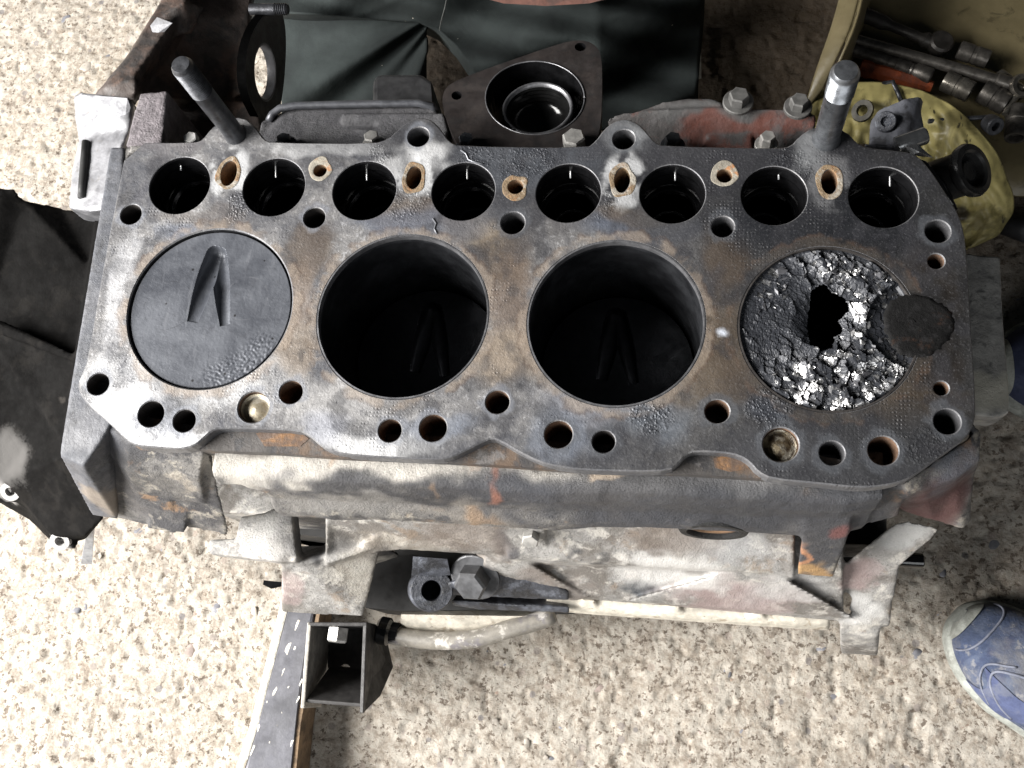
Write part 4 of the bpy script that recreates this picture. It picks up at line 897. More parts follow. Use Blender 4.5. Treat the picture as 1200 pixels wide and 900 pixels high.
sc2 = cast('side_cover', bm, red_mat, engine, 0.0014, 2, 0.0003, 300); sc2['label'] = 'side cover with flaking red paint at the right rear'
for x, y, d, r in ((865,120,24,0.0066),(935,126,26,0.0060)): hexbolt(W(x,y,d), (0,0.1,1), r, 0.007, plain('bolt_grey', (0.10,0.098,0.094), .6, .3), engine)
for x, y, d, r, mt in ((788,172,32,0.0055,darksteel),(898,170,30,0.0050,paleSteel)): hexbolt(W(x,y,d), (0,0.15,1), r, 0.008, mt, engine)
# right end shelf and the black coolant stub
bm = bmesh.new()
loft(bm, [[(1126,297,52),(1172,300,52),(1176,380,52),(1182,450,52),(1183,484,52),(1170,489,52),(1142,487,52),(1128,470,50)], [(1120,330,120),(1160,335,120),(1163,400,120),(1168,460,120),(1168,495,120),(1158,500,120),(1130,498,120),(1120,480,120)]])
cast('end_shelf', bm, grimy('shelf_alloy', (0.26,0.255,0.24), [((0.10,0.10,0.10),30,.53,.08,.7),((0.05,0.05,0.05),110,.62,.05,.7)], [B(1160,460,52,36,(0.46,0.44,0.37),.8,1.2,1)], rough=(.5,.8), bump=(320,.6,.0012)), engine, 0.0016, 3, 0.0004)  # pale blob paints the lit patch at the shelf's near end
b_ = bmesh.new(); a = W(1098,214,52); e_ = W(1142,198,30); ax = (e_-a); L_ = ax.length
lathe(b_, a, ax, [(0.013,-0.01),(0.0145,0.0),(0.0138,L_*.4),(0.0140,L_*.72),(0.0165,L_*.80),(0.0172,L_*.92),(0.0162,L_*1.0),(0.0125,L_*1.01),(0.0110,L_*.96),(0.0105,L_*.8),(0.007,L_*.79),(0.006,L_*.88),(0.0001,L_*.88)], 40)
from_bm('coolant_stub', b_, plain('stub_black', (0.018,0.018,0.018), .32, 0, (180,.25,.0006)), engine, sharp=40)
bm = bmesh.new(); hull(bm, [(1062,182,14),(1086,188,18),(1110,215,30),(1124,245,40),(1112,250,60),(1080,200,60),(1098,262,50),(1118,270,60)]); cast('stub_housing', bm, oily, engine, 0.0016, 2, 0.0004)
# cast bracket bolted behind the right stud
bm = bmesh.new()
hull(bm, [(1018,172,30),(1020,140,34),(1030,128,32),(1062,115,26),(1078,112,28),(1082,118,34),(1078,140,30),(1060,165,24),(1040,175,28),(1020,176,60),(1078,130,60)])
hull(bm, [(1060,130,26),(1080,128,30),(1084,150,30),(1062,168,24),(1050,160,24),(1065,160,50)])
hull(bm, [(1010,168,22),(1060,170,20),(1075,180,24),(1015,180,30),(1040,176,50)])
spb = cast('lift_bracket', bm, grimy('bracket_grey', (0.075,0.078,0.09), [((0.13,0.135,0.15),40,.56,.07,.6),((0.02,0.02,0.022),70,.6,.05,.8)], rough=(.4,.65), bump=(260,.5,.001)), engine, 0.0014, 3, 0.0004)
b_ = bmesh.new(); p = W(1038,143,25); lathe(b_, p, (-0.2,-0.4,1), [(0.0066,-0.004),(0.0066,0.0012),(0.0058,0.002),(0.0032,0.002),(0.0028,0.0),(0.0001,0.0)], 24); from_bm('bracket_eye', b_, oilcast, spb, sharp=40)
b_ = bmesh.new(); a = W(1058,168,18); e_ = W(1086,158,16); lathe(b_, a, e_-a, [(0.0055,-0.004),(0.0055,(e_-a).length*.9),(0.0046,(e_-a).length),(0.002,(e_-a).length)], 20); from_bm('spout', b_, plain('spout_steel', (0.45,0.46,0.47), .22, .9), spb, sharp=40)
b_ = bmesh.new(); hull(b_, [(1060,170,14),(1074,168,14),(1078,178,16),(1068,182,18),(1060,176,18),(1094,185,22)]); from_bm('clip', b_, plain('clip_steel', (0.5,0.5,0.5), .25, .9), spb)

dripm = plain('drip_shine', (0.16,0.165,0.18), .3, .3)
for pts_ in ([(540,176),(546,180),(549,187),(556,190),(566,192)], [(507,256),(511,262),(509,268),(512,274)]):
    b_ = bmesh.new(); tube(b_, [W(x, y, -0.1) for x, y in pts_], 0.0006, 8); from_bm('shiny_drip', b_, dripm, engine, smooth=True)  # thin tubes standing in for shiny liquid drips on the deck

# burnt carbon smeared over the right rim of the burst bore, where the valve was hammered in
b_ = bmesh.new(); ring = []; cs = W(1076, 380, -0.45); n_ = 64; rr = random.Random(4)
for k in range(n_):
    a_ = 2*math.pi*k/n_; r_ = 0.0192*(1+0.05*math.sin(3*a_+1)+0.05*mnoise.noise(Vector((math.cos(a_)*4, math.sin(a_)*4, 1)))+0.10*mnoise.noise(Vector((math.cos(a_)*9, math.sin(a_)*9, 5)))+0.07*mnoise.noise(Vector((math.cos(a_)*26, math.sin(a_)*26, 8))))
    ring.append((a_, r_))
rs_c = []
for f, z in ((1.0, -0.0011), (0.97, -0.0003), (0.85, -0.0001), (0.65, -0.0001), (0.45, -0.0002), (0.25, -0.0002), (0.08, -0.0002)):
    rs_c.append([b_.verts.new(cs+Vector((math.cos(a_)*r_*f, math.sin(a_)*r_*f, z+0.00016*mnoise.noise(Vector((math.cos(a_)*f*9, math.sin(a_)*f*9, 3)))))) for a_, r_ in ring])
for a_, c_ in zip(rs_c, rs_c[1:]): ring_faces(b_, a_, c_)
cap(b_, rs_c[-1])
from_bm('carbon_smear', b_, grimy('carbon', (0.008, 0.0078, 0.0078), [((0.04, 0.021, 0.013), 60, .62, .05, .6), ((0.018, 0.0175, 0.018), 160, .58, .06, .7)], rough=(.6, .8), bump=(420, .6, .0009), spec=.12), engine, smooth=True)
# ------------------------------------------------------------------ pistons
def piston_material():
    t = NT('piston_carbon'); n1 = t.noise(30, 5, .65, .4); n2 = t.noise(140, 5, .7); n3 = t.noise(420, 3, .65)
    c = t.mix(t.step(n1, .3, .7), (0.048,0.052,0.063), (0.090,0.096,0.110)); c = t.mix(t.step(n2, .55, .72, 0, .5), c, (0.045,0.047,0.055))
    wv = t.warp(30, .004)
    for x, y, r, lo in ((198,358,34,0.0), (288,350,30,0.0)):
        d = t.dist(W(x, y, 2), (1,1,0), wv); ringd = t.math('ABSOLUTE', t.math('SUBTRACT', d, r*PXM)); m = t.math('MULTIPLY', t.step(ringd, .0005, .0002), t.step(n2, .40, .6, 0, .55 if x < 250 else .25))
        c = t.mix(m, c, (0.03,0.031,0.036) if x < 250 else (0.19,0.19,0.2))
    v = t.vor(150); vc = t.n.new('ShaderNodeSeparateColor'); t.con(t.vor(150, out='Color'), vc.inputs[0])
    c = t.mix(t.math('MULTIPLY', t.step(v, .16, .10), t.step(vc.outputs[0], .90, .92)), c, (0.012,0.012,0.014))
    dc = t.dist(c1_, (1,1,0)); c = t.mix(t.step(dc, s1_*.955, s1_*.985, 0, .6), c, (0.03,0.03,0.034))
    st = t.n.new('ShaderNodeVectorMath'); st.operation = 'MULTIPLY'; st.inputs[1].default_value = (5,.7,1); t.con(t.pos, st.inputs[0])
    c = t.mix(t.step(t.noise(60, 4, .6, vec=st.outputs[0]), .55, .75, 0, .35), c, (0.17,0.175,0.19))
    nn = t.bump(n3, .3, .0005); nn = t.bump(n2, .25, .0008, nn)
    return t.done(c, t.step(n1, .3, .7, .36, .55), 0.3, nn)
c1_, s1_ = bore_info[0]
pist_mat = piston_material()
pist_dark = grimy('piston_dark', (0.046, 0.048, 0.053), [((0.07, 0.073, 0.08), 40, .57, .08, .6)], rough=(.35, .55), metal=0.3, bump=(420, .3, .0005))  # darker crown colour for the two pistons deep in their bores
def polar_disc(c, s, height, nr, na, hole=None, skirt=0.055):
    """crown heightfield with a skirt below; hole(x,y) -> True cuts the face away"""
    b_ = bmesh.new(); rings = []
    ctr = b_.verts.new(c+Vector((0,0,height(0,0))))
    for i in range(1, nr+1):
        r = s*i/nr; ring = []
        for k in range(na):
            a = 2*math.pi*k/na; x, y = r*math.cos(a), r*math.sin(a); ring.append(b_.verts.new(c+Vector((x, y, height(x, y)))))
        rings.append(ring)
    def ok(vs):
        if hole is None: return True
        m = sum((v.co for v in vs), Vector((0,0,0)))/len(vs)-c; return not hole(m.x, m.y)
    for k in range(na):
        f = (ctr, rings[0][k], rings[0][(k+1) % na])
        if ok(f): b_.faces.new(f)
    for a, b in zip(rings, rings[1:]):
        for k in range(na):
            j = (k+1) % na; f = (a[k], b[k], b[j], a[j])
            if ok(f): b_.faces.new(f)
    prev = rings[-1]
    for dz_, ds in ((-0.0006, 0.0004), (-0.006, 0.0), (-0.0062, -0.002), (-0.0085, -0.002), (-0.0087, 0.0), (-skirt, 0.0)):
        ring = []
        for k in range(na):
            a = 2*math.pi*k/na; ring.append(b_.verts.new(c+Vector(((s+ds)*math.cos(a), (s+ds)*math.sin(a), dz_))))
        ring_faces(b_, prev, ring); prev = ring
    for v in list(b_.verts):
        if not v.link_faces: b_.verts.remove(v)
    return b_
c1, s1 = bore_info[0]
ap = W(254,283,0)-c1; la = W(224,376,0)-c1; rb = W(262,380,0)-c1; ap.z = la.z = rb.z = 0
scale1 = s1
def vgroove(x, y):
    h = 0.0
    for end, wd in ((la, 0.0058), (rb, 0.0050)):
        dx, dy = end.x-ap.x, end.y-ap.y; L2 = dx*dx+dy*dy; t = ((x-ap.x)*dx+(y-ap.y)*dy)/L2
        L_ = math.sqrt(L2); q = ((x-ap.x)*dy-(y-ap.y)*dx)/L_
        if t > 1.0: continue
        tt = max(t, 0.14); w = wd*(0.62+0.46*math.sin(math.pi*min(1, max(0, tt*0.9+0.12))))
        q = math.hypot(q, max(0, 0.14-t)*L_)
        if abs(q) < w:
            u = abs(q)/w; e = math.sqrt(max(0, 1-u*u)); fall = min(1, max(0, (1.0-t)/0.8)); h = min(h, -0.0068*e*(0.16+0.84*fall))
    return h
def crown1(x, y):
    h = vgroove(x, y)
    # carbon crust at the lower right
    d = math.hypot(x-0.018, y+0.033); a = math.atan2(y, x); r = math.hypot(x, y)/scale1
    if r > 0.62 and -1.6 < a < -0.25 and r < 0.97:
        k = min(1, (r-0.62)*6)*min(1, (a+1.6)*3)*min(1, (-0.25-a)*3)
        h += 0.00045*k*(mnoise.noise(Vector((x*620, y*620, 0)))+0.3)
    return h
pistons = []
def piston(k, dz_, mat, hfun, label, nr=150, na=420, skirt=0.055, hole=None, smooth=True):
    c, s = bore_info[k]; cc = c+Vector((0,0,dz_))
    b_ = polar_disc(cc, s-(0.0016 if k < 3 else 0.0012), hfun, nr, na, hole, skirt)
    o = from_bm('piston', b_, mat, None, base=cc+Vector((0,0,-skirt)), sharp=30 if smooth else None)
    tag(o, label, 'piston', 'pistons in the four bores'); return o
p1 = piston(0, -0.0018, pist_mat, crown1, 'clean grey piston crown with V groove, flush with the deck in leftmost bore')
p2 = piston(1, -0.088, pist_dark, vgroove, 'dark V-grooved piston deep in the bore right of the flush grey piston', 70, 200)
p3 = piston(2, -0.088, pist_dark, vgroove, 'dark V-grooved piston deep in the bore left of the smashed piston', 70, 200)
# the burst piston
c4, s4 = bore_info[3]
hp = [Vector((W(x, y, 0)-c4).to_2d()) for x, y in [(952,338),(966,331),(976,342),(990,346),(997,360),(986,372),(990,386),(980,392),(976,408),(962,411),(950,402),(947,384),(949,362)]]
def inpoly(x, y, poly):
    r = False; j = len(poly)-1
    for i in range(len(poly)):
        a, b = poly[i], poly[j]
        if (a.y > y) != (b.y > y) and x < (b.x-a.x)*(y-a.y)/(b.y-a.y)+a.x: r = not r
        j = i
    return r
hcx = sum(p.x for p in hp)/len(hp); hcy = sum(p.y for p in hp)/len(hp)
vm = Vector((W(1072,380,0)-c4))
def shard(v, sc, seed):
    """broken-metal facets: every cell is a small tilted plane"""
    dist, pts = mnoise.voronoi(v*sc+Vector((seed, seed*1.7, 0)))
    q = (v*sc+Vector((seed, seed*1.7, 0)))-pts[0]; g = mnoise.cell_vector(pts[0]*7.3)
    return (q.x*g.x+q.y*g.y)*1.4+g.z*0.6
def smash(x, y):
    v = Vector((x, y, 0.0)); r = math.hypot(x, y)/s4; dh = math.hypot(x-hcx, y-hcy)
    rightlow = max(0, min(1, (x*0.6-y*0.9+0.014)/0.03)); up = max(0, min(1, (y*0.8+x*0.8-0.008)/0.02)); amp = 0.40+0.85*max(rightlow, up)
    g = max(rightlow, up); fine_ = shard(v, 800, 9)*0.00022+shard(v, 420, 5)*0.00025
    h = g*(shard(v, 95, 2)*0.0026+shard(v, 190, 5)*0.0015+shard(v, 520, 3)*0.00022)+(1-g)*fine_+mnoise.noise(v*70)*0.0016*(.2+g)+(1-g)*max(0, shard(v, 170, 8)-.6)*.0010-0.0014
    h -= 0.010*max(0, 1-dh/0.021)**1.3
    d2 = math.hypot(x-vm.x, y-vm.y)
    if d2 < 0.026: h = min(h, -0.0035+shard(v, 330, 5)*0.0006-0.003*(1-d2/0.026))
    if r > 0.95: h = h*max(0, (1-r)/0.05)-0.0012*(1-max(0, (1-r)/0.05))
    return min(h, 0.0026)
def smash_mat():
    t = NT('burst_alloy'); wv = t.warp(120, 0.008); n = t.noise(330, 4, .6); n2 = t.noise(130, 5, .7, .3, off=3)
    m = None
    for (x, y, r, a) in ((1015,335,38,1.0),(1028,322,18,1.1),(985,325,28,.8),(1000,450,60,.95),(960,470,60,.75),(1040,420,36,.7),(1000,385,24,.7),(895,335,26,.45),(1045,455,40,.6),(1060,400,30,.5),(955,300,30,.6)):
        b = t.step(t.dist(W(x, y, 0), (1,1,0.5), wv), r*PXM*1.2, r*PXM*0.2, 0, a); m = b if m is None else t.math('MAXIMUM', m, b)
    wz = t.warp(500, .0022)
    s1 = t.n.new('ShaderNodeSeparateColor'); t.con(t.vor(125, out='Color', vec=wz), s1.inputs[0])
    s2 = t.n.new('ShaderNodeSeparateColor'); t.con(t.vor(380, out='Color', vec=wz), s2.inputs[0])
    f1 = t.step(t.math('ADD', s1.outputs[0], t.math('MULTIPLY', m, .42)), 1.0, 1.04); f2 = t.step(t.math('ADD', s2.outputs[1], t.math('MULTIPLY', m, .22)), .985, 1.02)
    k = t.math('MAXIMUM', f1, f2, clamp=True); k = t.math('MULTIPLY', k, t.step(n, .34, .46, .25, 1.0))
    tone = t.mix(s2.outputs[2], (0.16,0.16,0.165), (0.58,0.575,0.57))
    col = t.mix(k, t.mix(n2, (0.010,0.011,0.013), (0.046,0.049,0.058)), tone)
    rough = t.math('MULTIPLY_ADD', k, -0.14, 0.42)
    nn = t.bump(t.noise(600, 3, .6), .35, .0005)
    return t.done(col, rough, t.math('MULTIPLY_ADD', k, 0.75, 0.2), nn)
smm = smash_mat()
p4 = piston(3, -0.0006, smm, smash, 'smashed piston with a jagged hole through its crown in rightmost bore', 110, 330, hole=lambda x, y: inpoly(x+0.0009*mnoise.noise(Vector((x*600, y*600, 2))), y+0.0009*mnoise.noise(Vector((x*600, y*600, 9))), hp), smooth=False, skirt=0.05)
# torn chips of alloy on the burst crown
rr = random.Random(5); chip_mat = plain('chip_alloy', (0.50,0.495,0.49), 0.33, 0.75, (500,.5,.0006), .4); chip_dark = plain('chip_dark', (0.06,0.06,0.065), 0.45, 0.4)
for k in range(150):
    zone = rr.choice([(1010,335,30),(985,318,30),(1000,450,45),(975,465,45),(1040,425,30),(905,335,28),(950,300,26),(1000,395,16),(1035,330,16),(930,440,40)])
    x, y = zone[0]+rr.gauss(0, zone[2]*.55), zone[1]+rr.gauss(0, zone[2]*.5)
    p = W(x, y, 0)-c4
    if math.hypot(p.x, p.y) > s4*.93 or inpoly(p.x, p.y, hp): continue
    z = smash(p.x, p.y); b_ = bmesh.new(); sz = rr.uniform(0.0006, 0.0019); rt_ = Matrix.Rotation(rr.uniform(0, 6.3), 3, 'Z') @ Matrix.Rotation(rr.uniform(-.9, .9), 3, 'X')
    cc = c4+Vector((p.x, p.y, z-0.0002))
    hull(b_, [cc+rt_ @ Vector((rr.gauss(0,sz), rr.gauss(0,sz*.6), rr.gauss(0.0,sz*.22))) for _ in range(8)], True)
    from_bm('alloy_chip', b_, chip_mat if rr.random() < .42 else chip_dark, p4)

# ------------------------------------------------------------------ beam under the engine
beam = empty('painted_beam', W(330,800,290))
tag(beam, 'black painted beam with chipped white edges sticking out below the bracket', 'beam')
black_worn = grimy('black_paint', (0.085, 0.085, 0.098), [((0.055,0.055,0.062),30,.55,.08,.7),((0.45,0.41,0.33),120,.70,.02,.9)], rough=(.5,.75), bump=(280,.4,.0006))
cream = grimy('cream_paint', (0.66,0.63,0.55), [((0.30,0.24,0.16),70,.60,.06,.7)], rough=(.5,.8))
b_ = bmesh.new(); T = [(341,700),(371,700),(348,840),(322,1080),(232,1080),(302,850)]
slab(b_, T, 262, 296); o = from_bm('beam_body', b_, black_worn, beam); bv = o.modifiers.new('b','BEVEL'); bv.width=.0025; bv.segments=2
b_ = bmesh.new(); slab(b_, [(330,700),(341,700),(303,850),(232,1080),(216,1080),(292,850)], 286, 300); o = from_bm('white_flange', b_, cream, beam); bv = o.modifiers.new('b','BEVEL'); bv.width=.002; bv.segments=2
b_ = bmesh.new(); slab(b_, [(373,706),(377,706),(352,850),(330,1080),(320,1080),(347,845)], 264, 298); o = from_bm('brown_edge', b_, grimy('old_wood', (0.22,0.15,0.09), [((0.08,0.055,0.035),60,.55,.07,.8)], rough=(.7,.9)), beam)
rr = random.Random(12)
for x, y, rx, ry in ((347,735,3,9),(337,760,2.5,8),(331,788,2,5),(345,760,1.5,3),(322,810,2,6),(313,822,1.5,3),(303,852,2,7),(297,878,2,8),(352,800,2,7),(349,820,2,6),(338,805,1.2,1.5),(325,850,1,1),(316,870,1,1.3),(342,870,1.5,5),(330,835,1,1)):
    b_ = bmesh.new(); hull(b_, [(x+rx*rr.uniform(-1,1)-0.35*ry*u, y+ry*u, 261.85+(0.6 if k % 2 else 0)) for k in range(12) for u in (rr.uniform(-1,1),)]); from_bm('paint_chip', b_, cream, beam)
b_ = bmesh.new(); hull(b_, [(309,680,296),(330,682,296),(331,687,296),(318,690,296),(308,685,296),(312,682,299),(328,686,299)]); tag(from_bm('tar_scrap', b_, oily), 'small black oily scrap on the floor beside the mounting pad', 'scrap')

# ------------------------------------------------------------------ dark cloth behind the engine
def cloth_mat():
    t = NT('dark_cloth'); c = t.mix(t.step(t.noise(14, 5, .6), .3, .7), (0.020,0.024,0.024), (0.036,0.044,0.043))
    spk = t.step(t.vor(120), 0.10, 0.06); vc = t.n.new('ShaderNodeSeparateColor'); t.con(t.vor(120, out='Color'), vc.inputs[0])
    c = t.mix(t.math('MULTIPLY', spk, t.step(vc.outputs[0], .93, .95)), c, (0.5,0.47,0.4))
    nn = t.bump(t.noise(900, 2, .5), .3, .0005); nn = t.bump(t.noise(40, 4, .5), .5, .003, nn)
    return t.done(c, 0.9, 0.0, nn, 0.2)
clothm = cloth_mat()
cloth = empty('cloth', W(560,40,290)); tag(cloth, 'dark green-grey cloth hanging in folds behind the engine block', 'cloth')
def sheet(name, fn, nu, nv, parent, mat, thick=0.0018):
    b_ = bmesh.new(); g = [[b_.verts.new(W(*fn(u/(nu-1), v/(nv-1)))) for u in range(nu)] for v in range(nv)]
    for a, b in zip(g, g[1:]): ring_faces(b_, a, b, closed=False)
    o = from_bm(name, b_, mat, parent, smooth=True); s = o.modifiers.new('s', 'SOLIDIFY'); s.thickness = thick; return o
def hem(x):       # lower edge of the upper fold
    P_ = [(285,22),(330,24),(400,28),(450,33),(490,36),(515,48),(535,68),(550,90),(565,120),(600,150),(700,152),(760,140),(828,128)]
    for (a, b), (c, d) in zip(P_, P_[1:]):
        if a <= x <= c: return b+(d-b)*(x-a)/(c-a)
    return P_[-1][1]
def upper(u, v):
    x = 286+u*(822+4*math.sin(v*5)-286); y1 = hem(x); y = -70+(y1+70)*v; k = (y+70)/220
    d = 165+45*k+6*math.sin(x*0.045+y*0.06)+10*math.sin((x-500)*0.016+y*0.05)+5*math.sin(y*0.13-x*0.03)+5*abs(math.sin((x*0.7+y*1.6-430)*0.03))
    d += 55*max(0, v-0.90)/0.10*max(0, min(1, (560-x)/60))
    if x > 700: d += (x-700)*0.42
    return (x, y, d)
sheet('upper_fold', upper, 110, 60, cloth, clothm)
def lowerf(u, v):
    ox, oy = 520, 10; x = 330+u*(500-330); y = 14+v*135; y += (x-275)/225*6
    ang = math.atan2(y-oy, ox-x); r = math.hypot(x-ox, y-oy)
    d = 205+40*v+min(1, r/160)*10*math.sin(ang*9)+3*math.sin(ang*19+1)
    return (x, y, d)
sheet('lower_fold', lowerf, 80, 50, cloth, clothm)
b_ = bmesh.new(); tube(b_, [W(525,-8,150), W(521,10,158), W(517,25,166), W(515,36,172)], 0.0006, 6); from_bm('seam_thread', b_, plain('thread', (0.09,0.095,0.09), .9), cloth)
b_ = bmesh.new(); pts = [W(520+k*26, 2+9*math.sin(k/9*math.pi)-8, 118) for k in range(10)]
hull(b_, [(540,-60,110),(545,-8,112),(590,4,112),(640,7,112),(690,4,112),(738,-8,112),(750,-60,110),(560,-4,150),(650,5,150),(730,-4,150)])
tag(from_bm('rusty_casting', b_, grimy('rust_red', (0.13,0.06,0.045), [((0.06,0.04,0.035),40,.55,.07,.7)], rough=(.7,.9)), None, sharp=30), 'rust red casting peeping in above the dark cloth', 'casting')
b_ = bmesh.new(); hull(b_, [(817,36,296),(821,36,296),(822,92,296),(818,93,296),(817,36,299),(822,92,299)]); tag(from_bm('pale_stick', b_, plain('pale_wood', (0.30,0.28,0.24), .8)), 'thin pale stick on the dark floor right of the cloth', 'stick')

# ------------------------------------------------------------------ cut-open plastic canister with tools
def plastic_mat(name, col, stain=True):
    t = NT(name); n = t.noise(22, 5, .6)
    c = t.mix(t.step(n, .3, .7), tuple(x*.7 for x in col), col)
    c = t.mix(t.step(t.noise(50, 5, .7, .6, off=3), .56, .68, 0, .7), c, tuple(x*.35 for x in col))
    if stain:
        c = t.mix(t.step(t.noise(17, 5, .65, .5, off=14), .48, .62, 0, .8), c, (0.10,0.085,0.035))
        st = t.n.new('ShaderNodeVectorMath'); st.operation='MULTIPLY'; st.inputs[1].default_value=(1.6,.6,1); t.con(t.pos, st.inputs[0])
        c = t.mix(t.step(t.noise(90, 4, .6, .2, vec=st.outputs[0], off=6), .63, .69, 0, .9), c, (0.02,0.017,0.012))
        for x, y, r in ((1177,200,16),(1105,168,16),(1125,250,10)):
            c = t.mix(t.step(t.dist(W(x,y,270), (1,.7,.5), t.warp(80,.01)), r*.75/1000, r*.4/1000, 0, .92), c, (0.025,0.02,0.014))
    nn = t.bump(t.noise(60, 4, .5), .3, .003)
    return t.done(c, t.step(n, .3, .7, .35, .55), 0.0, nn, .4)
yel = plastic_mat('plastic_yellow', (0.40, 0.345, 0.14)); palep = plastic_mat('plastic_pale', (0.17, 0.14, 0.075), False)
can = empty('plastic_canister', W(1080,150,298)); tag(can, 'cut-open yellowed plastic canister holding tools behind the engine block', 'canister')
def wall(name, pts_top, pts_bot, mat, th=0.0022, n=3):
    b_ = bmesh.new(); a = [b_.verts.new(W(*p)) for p in pts_top]; b = [b_.verts.new(W(*p)) for p in pts_bot]
    mid = [b_.verts.new((p.co+q.co)/2+Vector((0,0,0.002))) for p, q in zip(a, b)]
    ring_faces(b_, a, mid, closed=False); ring_faces(b_, mid, b, closed=False)
    o = from_bm(name, b_, mat, can, smooth=True); ss = o.modifiers.new('u', 'SUBSURF'); ss.levels = ss.render_levels = 2
    s = o.modifiers.new('s', 'SOLIDIFY'); s.thickness = th; return o
wall('canister_floor', [(1000,-60,286),(1080,-60,288),(1160,-60,288),(1280,-60,286)], [(985,90,286),(1060,180,289),(1160,230,289),(1280,240,286)], palep)
wall('canister_wall', [(1022,-70,205),(1012,-20,205),(1004,20,206),(992,50,210),(978,80,222),(968,105,236)], [(1030,-60,284),(1020,-10,284),(1010,30,284),(1000,62,285),(988,92,285),(985,110,285)], palep)
wall('canister_wall', [(996,-70,215),(988,-20,215),(975,30,217),(960,70,224),(950,100,234),(940,135,250)], [(1019,-70,206),(1010,-20,206),(1001,20,207),(988,52,212),(974,82,223),(964,108,237)], palep)
FT = [(938,130,252),(960,104,246),(1000,96,244),(1050,98,242),(1095,112,242),(1135,138,244),(1165,175,250),(1184,215,258),(1188,245,264),(1172,275,272),(1140,292,278)]
FB = [(940,160,262),(965,165,262),(1000,168,262),(1035,172,262),(1065,185,262),(1085,200,264),(1100,220,266),(1108,240,270),(1112,260,274),(1114,275,278),(1118,290,282)]
def pl3(P_, u):
    f = u*(len(P_)-1); i = min(int(f), len(P_)-2); f -= i
    a, b, c, d = (Vector(P_[max(0, min(len(P_)-1, i+k))]) for k in (-1, 0, 1, 2))
    return 0.5*((2*b)+(c-a)*f+(2*a-5*b+4*c-d)*f*f+(3*b-a-3*c+d)*f**3)
def flapf(u, v):
    p = pl3(FT, u)*(1-v)+pl3(FB, u)*v; w = math.sin(math.pi*min(1, v*1.5+0.1))
    n = mnoise.noise(Vector((p.x*.028, p.y*.028, 1)))*7+abs(mnoise.noise(Vector((p.x*.06, p.y*.045, 5))))*-6+mnoise.noise(Vector((p.x*.13, p.y*.1, 3)))*2
    e = 4*mnoise.noise(Vector((u*14, 0.5, 2)))*(1-v)
    return (p.x+e, p.y+e*.6, p.z-6*w+n*min(1, 0.35+v))
sheet('canister_flap', flapf, 120, 50, can, yel, 0.0025)
toolm = plain('tool_steel', (0.10,0.092,0.082), .38, .75, (300,.3,.0006), .4); tooldark = plain('tool_dark', (0.028,0.025,0.022), .5, .4); toolbright = plain('tool_bright', (0.19,0.175,0.15), .3, .8)
def bar(name, a, b, r, mat, label, cat, prof=None, group=None, n=16):
    b_ = bmesh.new(); A, B_ = W(*a), W(*b); L_ = (B_-A).length
    prof = prof or [(.7,0),(1,.02),(1,.98),(.7,1)]
    lathe(b_, A, B_-A, [(r*q, L_*t) for q, t in prof], n); o = from_bm(name, b_, mat, None, sharp=35); tag(o, label, cat, group); return o
bar('extension_bar', (1000,46,262), (1186,99,262), 0.0052, toolm, 'long steel extension bar lying across the tools in the canister', 'tool bar', [(.6,0),(1,.01),(1,.9),(1.25,.91),(1.25,.99),(.9,1)])
bar('breaker_bar', (998,58,266), (1092,90,266), 0.0058, toolm, 'shorter steel bar with ringed collar above the orange handle', 'tool bar', [(.8,0),(1,.02),(1,.55),(1.15,.56),(1.15,.72),(1.05,.73),(1.15,.75),(1.05,.77),(1.3,.80),(1.3,.98),(1.1,1)])
bar('ratchet', (1005,14,270), (1092,50,268), 0.0062, tooldark, 'black ratchet handle with round head against the canister back', 'ratchet', [(.6,0),(1.1,.03),(1.1,.35),(.75,.45),(.75,.85),(1.2,.92),(.9,1)])
b_ = bmesh.new(); lathe(b_, W(1102,51,268), (0.1,-0.1,1), [(0.010,-0.006),(0.011,-0.002),(0.011,0.004),(0.009,0.006),(0.004,0.006)], 24); from_bm('ratchet_head', b_, tooldark, None, sharp=35)
rh = bpy.data.objects['ratchet_head']; rt = bpy.data.objects['ratchet']
rh.location = Vector(rh.location)-Vector(rt.location); rh.parent = rt
bar('screwdriver', (1006,78,272), (1092,102,272), 0.0085, grimy('orange_plastic', (0.26,0.055,0.016), [((0.10,0.03,0.015),50,.56,.06,.8)], rough=(.4,.6)), 'orange screwdriver handle under the steel bars', 'screwdriver', [(.4,0),(.95,.03),(1,.15),(.8,.22),(1,.3),(1,.75),(.7,.88),(.6,1)], n=8)
SOCK = [(.75,0),(.98,.03),(1,.1),(1,.45),(.93,.48),(.93,.56),(1,.59),(1,.94),(.95,1),(.7,1),(.66,.8),(.0,.8)]
for a, b, r, m, lab in (((1123,58,268),(1158,70,268),0.0085,toolm,'steel socket lying apart on the pale canister floor'),
                        ((1106,94,266),(1138,108,264),0.0095,toolbright,'brassy ringed socket at the end of the shorter bar'),
                        ((1150,106,268),(1180,122,268),0.0105,toolm,'dark socket right of the brassy ringed socket'),
                        ((1192,126,268),(1190,162,268),0.0095,toolm,'socket standing by the right edge below the dark socket'),
                        ((1168,90,272),(1196,112,266),0.0085,toolbright,'socket under the right end of the long extension bar')):
    bar('socket', a, b, r, m, lab, 'socket', SOCK, 'sockets in the canister', 24)
b_ = bmesh.new(); p = W(1197,101,258); lathe(b_, p, (0.2,-0.3,1), [(0.0055,0),(0.010,-0.002),(0.011,0.001),(0.010,0.004),(0.0058,0.003),(0.0055,0)], 24, ends=False); lathe(b_, W(1190,112,262), W(1180,130,264)-W(1190,112,262), [(0.004,0),(0.003,0.01),(0.003,0.02)], 10)
tag(from_bm('ring_spanner', b_, toolbright, None, sharp=40), 'ring spanner head at the right edge of the picture', 'spanner')
